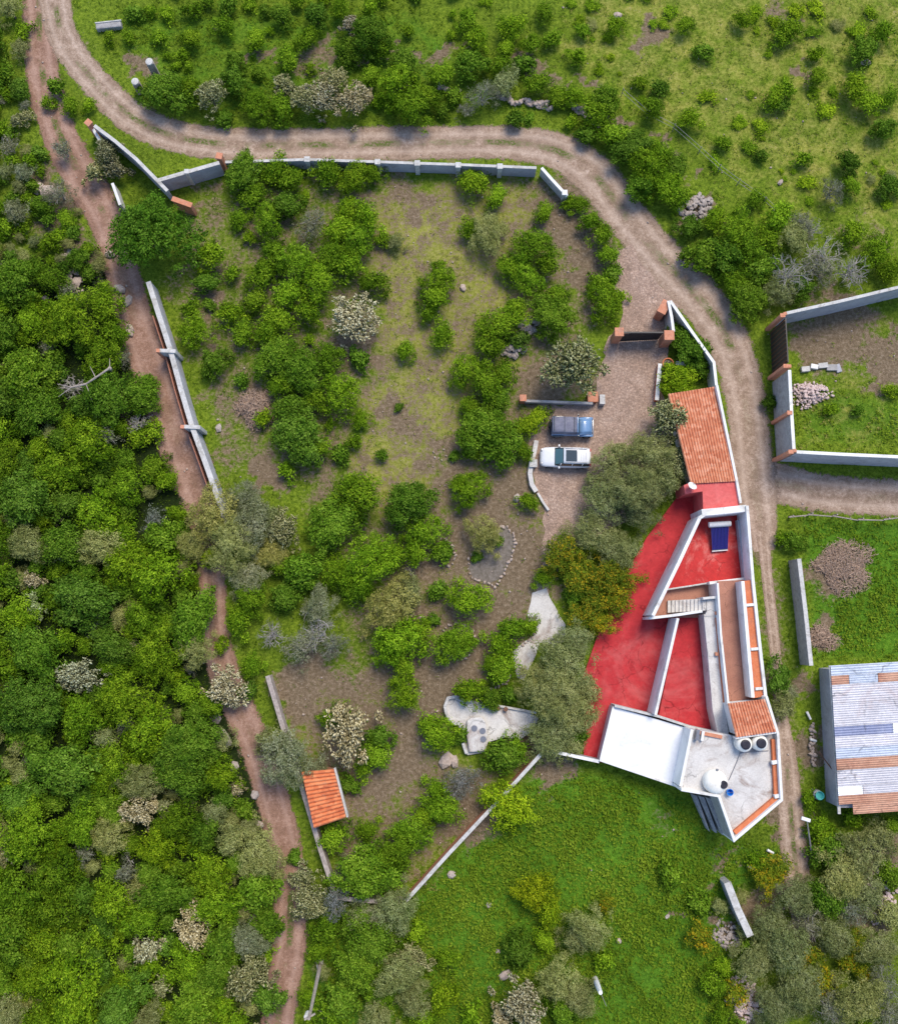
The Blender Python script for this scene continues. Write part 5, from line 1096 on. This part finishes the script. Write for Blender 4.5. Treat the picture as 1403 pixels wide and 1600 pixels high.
O3 = oc[None] * jit; xx = O3[..., 0] * cr - O3[..., 1] * sr; yy = O3[..., 0] * sr + O3[..., 1] * cr
V_ = (P_w[:, None, :] + np.stack([xx, yy, O3[..., 2]], -1) * rr_[:, :, None] + np.array([0, 0, .03])).reshape(-1, 3)
fb = np.array([(4, 0, 1), (4, 1, 2), (4, 2, 3), (4, 3, 0), (5, 1, 0), (5, 2, 1), (5, 3, 2), (5, 0, 3)])
me = mesh_np('loose_stones', V_, (np.arange(n_)[:, None, None] * 6 + fb[None]).reshape(-1, 3)); me.materials.append(M['pale_stone'])
o = bpy.data.objects.new('loose_stones', me); C.objects.link(o); tag(o, 'small pale loose stones littering bare soil, verges and pasture', 'stones', kind='stuff')
# single boulders seen on the tracks and in the fields
BO = [(338, 1122, 8, 'pale boulder on the left edge of the reddish track, upper one'), (351, 1152, 11, 'broad flat boulder on the left edge of the reddish track'), (366, 1198, 8, 'rounded boulder low on the left edge of the track'), (398, 1243, 7, 'boulder in the shade where the track bends'), (406, 1288, 6, 'pinkish boulder on the left track verge below the bend'), (696, 1188, 11, 'large smooth pinkish boulder below the concrete patio'), (710, 1190, 8, 'second smooth boulder beside the large pinkish one'), (967, 1470, 7, 'flat pinkish rock alone on the bright green field'), (1043, 1432, 6, 'small rock at the right of the bright green field'), (763, 1414, 7, 'grey rock in the middle of the green field'), (778, 1487, 6, 'pinkish rock in the lower green field'), (788, 1524, 8, 'pink square rock above the beige cactus'), (706, 1367, 6, 'tall narrow rock by the boundary wall'), (965, 24, 7, 'pink rock at the top of the pasture'), (1352, 98, 7, 'grey pink rock in the right pasture'), (1219, 284, 5, 'small round pink rock in the pasture'), (1210, 327, 5, 'small rock on the pasture fence line'), (172, 398, 8, 'pinkish boulder where the track narrows, left side'), (188, 452, 9, 'boulder on the left edge of the red track'), (200, 470, 8, 'grey boulder hugging the left track edge'), (203, 516, 8, 'dark boulder left of the long pale wall'), (60, 295, 10, 'wide flat pink rock outcrop left of the track'), (75, 300, 12, 'smaller pink rock beside the wide flat outcrop'), (108, 420, 10, 'pale rock on the bare slope, left'), (120, 440, 9, 'pale rock on the bare slope, lower'), (112, 395, 8, 'pale rock on the bare slope, upper'), (70, 470, 9, 'reddish rock under the left trees'), (636, 1460, 8, 'round grey rock at the bottom corner of the garden'), (655, 1505, 6, 'small pink rock near the knobbly cactus'), (1122, 262, 6, 'pinkish rock near the pasture path end'), (342, 668, 6, 'round grey stone near the brown brush pile'), (723, 450, 6, 'pale stone on the orchard grass'), (808, 778, 6, 'whitish stone left of the small shrub below the cars'), (1283, 430, 5, 'pale rock under the bare branches')]
for i, (x, y, r, lab) in enumerate(BO):
    random.seed(100 + i); mb = MB(); r = r * (.62 if 'field' in lab else 1); c = W(x, y, r / PX * .3); mb.rock(c, r / PX * 1.15, .55)
    o = mb.build('boulder', M['pale_stone'] if 'pink' in lab or 'pale' in lab else M['stone'], None, .04); tag(o, lab, 'rock', 'boulders')
random.seed(77)
def heap(name, px, py, rx, ry, h, n, size, mat, label, cat='pile', twig=False, flat=.7):
    mb = MB(); c0 = W(px, py, 0)
    for _ in range(n):
        a = random.uniform(0, 6.283); q = math.sqrt(random.random()); w_ = 1 + .22 * math.sin(2 * a + px) + .16 * math.sin(3 * a + py) + .1 * math.sin(5 * a + px); x = w_ * q * math.cos(a) * rx / PX * random.uniform(.8, 1.15); y = w_ * q * math.sin(a) * ry / PX * random.uniform(.8, 1.15)
        z = h * max(.02, (1 - q * q)) * random.uniform(.5, 1)
        if twig:
            v = Vector((random.gauss(0, 1), random.gauss(0, 1), random.gauss(0, .35))).normalized() * size * random.uniform(.5, 1.4)
            p = Vector((c0.x + x, c0.y + y, z + .08)); mb.tube(p - v / 2, p + v / 2, random.uniform(.015, .04), .01, 4)
        else: mb.rock((c0.x + x, c0.y + y, z + size * .3), size * random.uniform(.6, 1.4), flat)
    o = mb.build(name, mat); return tag(o, label, cat)
heap('rubble_pile', 1264, 617, 25, 23, .8, 330, .13, M['pink_rubble'], 'round pile of pink and white broken rubble inside the walled plot')
heap('brush_pile', 400, 640, 30, 27, .9, 900, .7, M['straw'], 'brown dry brush pile in the upper left orchard', twig=True)
heap('weed_heap', 1318, 885, 48, 34, .6, 2200, .55, M['straw'], 'wide heap of dead brown weeds in the right plot', twig=True)
heap('weed_heap', 1284, 996, 20, 20, .4, 500, .5, M['straw'], 'small heap of dry weeds left of the metal roofed house wall end', twig=True)
heap('stone_heap', 1087, 326, 26, 20, .5, 110, .22, M['stone'], 'grey loose stone heap on the slope right of the road')
heap('stone_heap', 1135, 1462, 22, 20, .25, 130, .15, M['stone'], 'scattered grey stones left of the isolated concrete wall')
heap('stone_heap', 1160, 1562, 24, 26, .4, 170, .16, M['pink_rubble'], 'pinkish rubble heap at the bottom among olive shrubs')
heap('rubble_pile', 1375, 1400, 34, 36, .35, 150, .15, M['pink_rubble'], 'scattered white rubble below the metal roofed house')
heap('rock_pile', 822, 510, 20, 16, .7, 60, .24, M['stone'], 'grey rock cluster under the orchard trees near the knobbly tree')
heap('rock_pile', 800, 548, 16, 12, .6, 45, .24, M['stone'], 'darker rock cluster just below the grey one in the orchard')
heap('stone_heap', 110, 430, 18, 44, .3, 120, .18, M['pale_stone'], 'pale eroded rubble strip on the slope left of the track')
def drywall(label, pts, size=.28, rows=3):
    mb = MB()
    for a, b in zip(pts[:-1], pts[1:]):
        k = max(1, int(math.dist(a, b) / 4))
        for i in range(k):
            x, y = a[0] + (b[0] - a[0]) * i / k, a[1] + (b[1] - a[1]) * i / k
            for q in range(rows):
                w = W(x + random.uniform(-3, 3), y + random.uniform(-4, 4), 0); mb.rock((w.x, w.y, .12 + .22 * q * random.random()), size * random.uniform(.6, 1.2), .7)
    o = mb.build('stone_wall', M['pale_stone']); return tag(o, label, 'wall')
drywall('tumbled dry stone wall above the straight upper road', [(778, 150), (800, 160), (830, 162), (862, 170)])
drywall('short dry stone wall piece near the road bend', [(893, 162), (905, 175), (925, 190), (940, 197)])
drywall('short dark stone wall piece under the roadside bushes', [(688, 138), (700, 142), (718, 142)])
drywall('ruined stone lines beside the pale rubble at the right road verge', [(1268, 1130), (1266, 1170), (1272, 1200)], .18, 2)
# grey trough/tank thing and ruined posts at the upper left
e = empty('old_trough', W(170, 45, 0), 'grey leaning stone trough in the grass at the top left', 'trough')
a_, b_ = W(150, 47, 0), W(196, 41, 0)
MB().box(((a_.x + b_.x) / 2, (a_.y + b_.y) / 2, .3), (2.5, .75, .6), .12).build('basin', M['block'], e, .12)
MB().box(((a_.x + b_.x) / 2, (a_.y + b_.y) / 2 + .25, .63), (2.6, .12, .08), .12).build('rim', M['coping'], e, .02)
def ruin(px0, py0, px1, py1, h, label):
    e = empty('ruined_post', W(px1, py1, 0), label, 'post'); c = W(px0, py0, h)
    MB().box((c.x, c.y, h / 2), (.7, .6, h), .4).build('shaft', M['stone'], e, .06); MB().lathe([(.36, 0), (.36, .12), (.2, .16)], (c.x, c.y, h), 10).build('cap', M['coping'], e)
ruin(234, 97, 238, 120, 2.6, 'tall ruined masonry post right of the road at upper left'); ruin(212, 128, 222, 136, 1.6, 'short ruined brick post beside the taller one at upper left')
# concrete patio in the lower garden
e = empty('concrete_patio', W(765, 1130, 0), 'curved pale concrete garden patio with built in round hob platform', 'patio')
pat = [(700, 1090), (712, 1088), (738, 1096), (790, 1104), (826, 1112), (842, 1122), (836, 1140), (812, 1156), (790, 1152), (762, 1160), (757, 1176), (730, 1180), (722, 1160), (720, 1132), (703, 1130), (694, 1110)]
slab('floor', pat, -.1, .30, M['concrete'], e, .03)
mb = MB(); strip(mb, [(738, 1096), (712, 1089), (700, 1091), (695, 1104), (698, 1118), (706, 1130), (719, 1132), (722, 1158), (729, 1178)], .2, .62, .28); mb.build('bench_wall', M['coping'], e, .05)
mb = MB(); strip(mb, [(740, 1097), (790, 1105), (838, 1114)], .2, .5, .2); mb.build('edge_wall', M['coping'], e, .03)
slab('platform', [(729, 1127), (736, 1121), (752, 1120), (759, 1128), (762, 1150), (757, 1174), (733, 1176), (729, 1150)], .25, .75, M['concrete'], e, .12)
for x, y in ((741, 1138), (754, 1142), (755, 1155)):
    c = W(x, y, .77); MB().lathe([(.27, 0), (.27, .05), (.2, .05)], (c.x, c.y, .74), 20).build('hob_plate', M['chrome'], e)
for x, y in ((777, 1107), (790, 1108)):
    c = W(x, y, .55); MB().lathe([(.16, 0), (.2, .3), (.15, .3)], (c.x, c.y, .4), 14).build('pot_stand', M['iron'], e)
ring([(762, 1080), (775, 1074), (790, 1068), (800, 1052)], 6, 'pale stone along the upper edge of the concrete patio planting', 'stones above the concrete patio', 1.1)
# orange pot and terrace bits north of the tiled wing
def pot(px, py, r, h, mat, label):
    c = W(px, py, 0); e = empty('plant_pot', (c.x, c.y, 0), label, 'pot'); MB().lathe([(r * .7, 0), (r, h * .9), (r * 1.08, h), (r * .9, h), (r * .8, h * .8)], (c.x, c.y, 0), 18).build('pot_body', mat, e); MB().lathe([(r * .82, 0), (r * .8, .02)], (c.x, c.y, h * .8), 14).build('soil', M['bark'], e)
pot(1040, 572, .5, .9, M['orange'], 'big orange pot at the drive edge above the yellow green tree')
pot(1094, 583, .4, .7, M['brick'], 'terracotta pot near the road wall above the tile roof')
pot(1104, 576, .3, .6, M['brick'], 'smaller terracotta pot against the slanting road wall')
wall_thing('low orange brick planter wall beside the drive and yellow green tree', [(1031, 568), (1028, 600), (1026, 625)], .8, .3, 'orange', 'white', name='garden_wall')
wall_thing('small pale terrace wall above the yellow green tree', [(1056, 567), (1074, 568), (1086, 573)], 1.0, .3, 'grey_wall', 'coping')
# masonry debris in the plot
e = empty('masonry_debris', W(1280, 575, 0), 'line of broken white masonry and planks inside the walled plot', 'debris')
for (x, y, sx, sy, sz, rz, mt) in ((1256, 578, .8, .5, .4, .1, 'coping'), (1270, 574, .7, .45, .35, -.2, 'white'), (1284, 572, .9, .5, .3, .1, 'coping'), (1298, 575, 1.0, .6, .25, 0, 'block'), (1308, 576, .5, .8, .2, .3, 'grey_wall')):
    c = W(x, y, 0); MB().box((c.x, c.y, sz / 2), (sx, sy, sz), rz).build('chunk', M[mt], e, .04)
# utility pole at the bottom left
b0 = W(501, 1505, 0); e = empty('utility_pole', (b0.x, b0.y, 0), 'tall slightly leaning wooden utility pole beside the lower track', 'pole')
MB().box((b0.x, b0.y, .2), (.62, .6, .4), .2).build('footing', M['concrete'], e, .04)
tp = W(483, 1592, 10.5); MB().tube((b0.x, b0.y, 0), tp, .17, .11, 12).build('pole_shaft', M['wood'], e)
MB().box((tp.x, tp.y, 10.1), (.9, .12, .14), .5).build('crossarm', M['wood'], e)
MB().tube((tp.x - .3, tp.y - .1, 9.2), (tp.x - .3, tp.y - .1, 9.9), .18, n=12).build('transformer', M['coping'], e)
# white concrete post in the lower field
b0 = W(929, 1529, 0); e = empty('concrete_post', (b0.x, b0.y, 0), 'white tapered concrete post standing in the lower green field', 'post')
tp = W(938, 1551, 4.0); MB().tube((b0.x, b0.y, 0), tp, .28, .17, 10).build('shaft', M['white'], e)
MB().tube(tp, W(947, 1572, 2.0), .03).build('stay_wire', M['wood'], e)
# thin pole and lamp beside the right road
b0 = W(1268, 1338, 0); e = empty('street_lamp', (b0.x, b0.y, 0), 'thin grey street lamp beside the road near the metal roofed house', 'street lamp')
tp = W(1260, 1280, 5.2); MB().tube((b0.x, b0.y, 0), tp, .08, .05, 8).build('lamp_post', M['wood'], e); MB().box((tp.x - .1, tp.y, 5.25), (.75, .28, .14), -.3).build('lamp_head', M['white'], e, .03)
# log rail fence and posts of the upper right plot edge
e = empty('log_fence', W(1310, 808, 0), 'weathered log rail fence along the lower side road', 'fence')
pf = [(1232, 808), (1262, 804), (1300, 806), (1340, 812), (1380, 812), (1420, 806)]
for x, y in pf:
    c = W(x, y, 0); MB().tube((c.x, c.y, 0), (c.x, c.y, 1.1), .09, .07, 8).build('fence_post', M['wood'], e)
for a_, b_ in zip(pf[:-1], pf[1:]): MB().tube(W(a_[0], a_[1], 1.0), W(b_[0], b_[1] + 1, .95), .07, .05, 7).build('rail', M['wood'], e)
# pasture wire fence running down the slope
e = empty('wire_fence', W(1100, 260, 0), 'thin wire fence with wooden stakes along the pasture slope', 'fence')
pf = [(970, 150), (1010, 185), (1050, 205), (1090, 240), (1120, 268), (1150, 290), (1190, 318), (1215, 340), (1250, 352)]
for x, y in pf:
    c = W(x, y, 0); MB().tube((c.x, c.y, 0), (c.x, c.y, 1.3), .05, .04, 6).build('stake', M['wood'], e)
for zz in (.6, 1.15):
    mb = MB()
    for a_, b_ in zip(pf[:-1], pf[1:]): mb.tube(W(a_[0], a_[1], 0) + Vector((0, 0, zz)), W(b_[0], b_[1], 0) + Vector((0, 0, zz)), .018, n=4)
    mb.build('wire', M['twig'], e)
# fallen trunk in the woodland
e = empty('dead_tree', W(130, 600, 0), 'bare fallen reddish grey trunk with forked branches in the woodland', 'dead tree')
mb = MB(); pts = [(172, 575, 3.2), (150, 590, 3.3), (135, 600, 3.1), (112, 605, 3.2)]
for a_, b_ in zip(pts[:-1], pts[1:]): mb.tube(W(*a_), W(*b_), .11, .08, 8)
for a_, b_ in (((135, 600, 3.1), (145, 628, 2.9)), ((145, 612, 3), (158, 630, 2.8)), ((112, 605, 3.2), (90, 600, 3.2)), ((112, 605, 3.2), (92, 620, 3.1)), ((172, 575, 3.2), (172, 560, 3.1)), ((150, 590, 3.3), (140, 570, 3))): mb.tube(W(*a_), W(*b_), .05, .02, 6)
mb.tube(W(172, 575, 3.2), W(176, 585, 0), .16, .2, 8)
mb.build('limb', M['wood'], e)
# small pipe bits and posts near the right verge and lower corner
for (x, y, x2, y2, lab) in ((1198, 1328, 1208, 1333, 'short white fallen post on the road verge below the house'), (1169, 1353, 1178, 1358, 'short white fallen post above the isolated wall'), (1260, 1112, 1266, 1124, 'short pale plank leaning left of the metal roofed house'), (1265, 1155, 1275, 1158, 'pale plank lying left of the metal roofed house')):
    e = empty('fallen_post', W(x, y, 0), lab, 'post'); mb = MB(); mb.tube(W(x, y, .3), W(x2, y2, .3), .12, .1, 8); mb.build('shaft', M['white'], e)
c = W(1280, 1243, 1.2); e = empty('bucket', (c.x, c.y, 0), 'turquoise tub half hidden in the bush by the metal roofed house', 'tub')
MB().lathe([(.3, .9), (.38, 1.3), (.36, 1.32), (.28, 1.0)], (c.x, c.y, 0), 16).build('tub_body', paint('turquoise_plastic', (.10, .5, .45)), e)
MB().lathe([(.42, 0), (.42, .9)], (c.x, c.y, 0), 10).build('stand', M['block'], e)
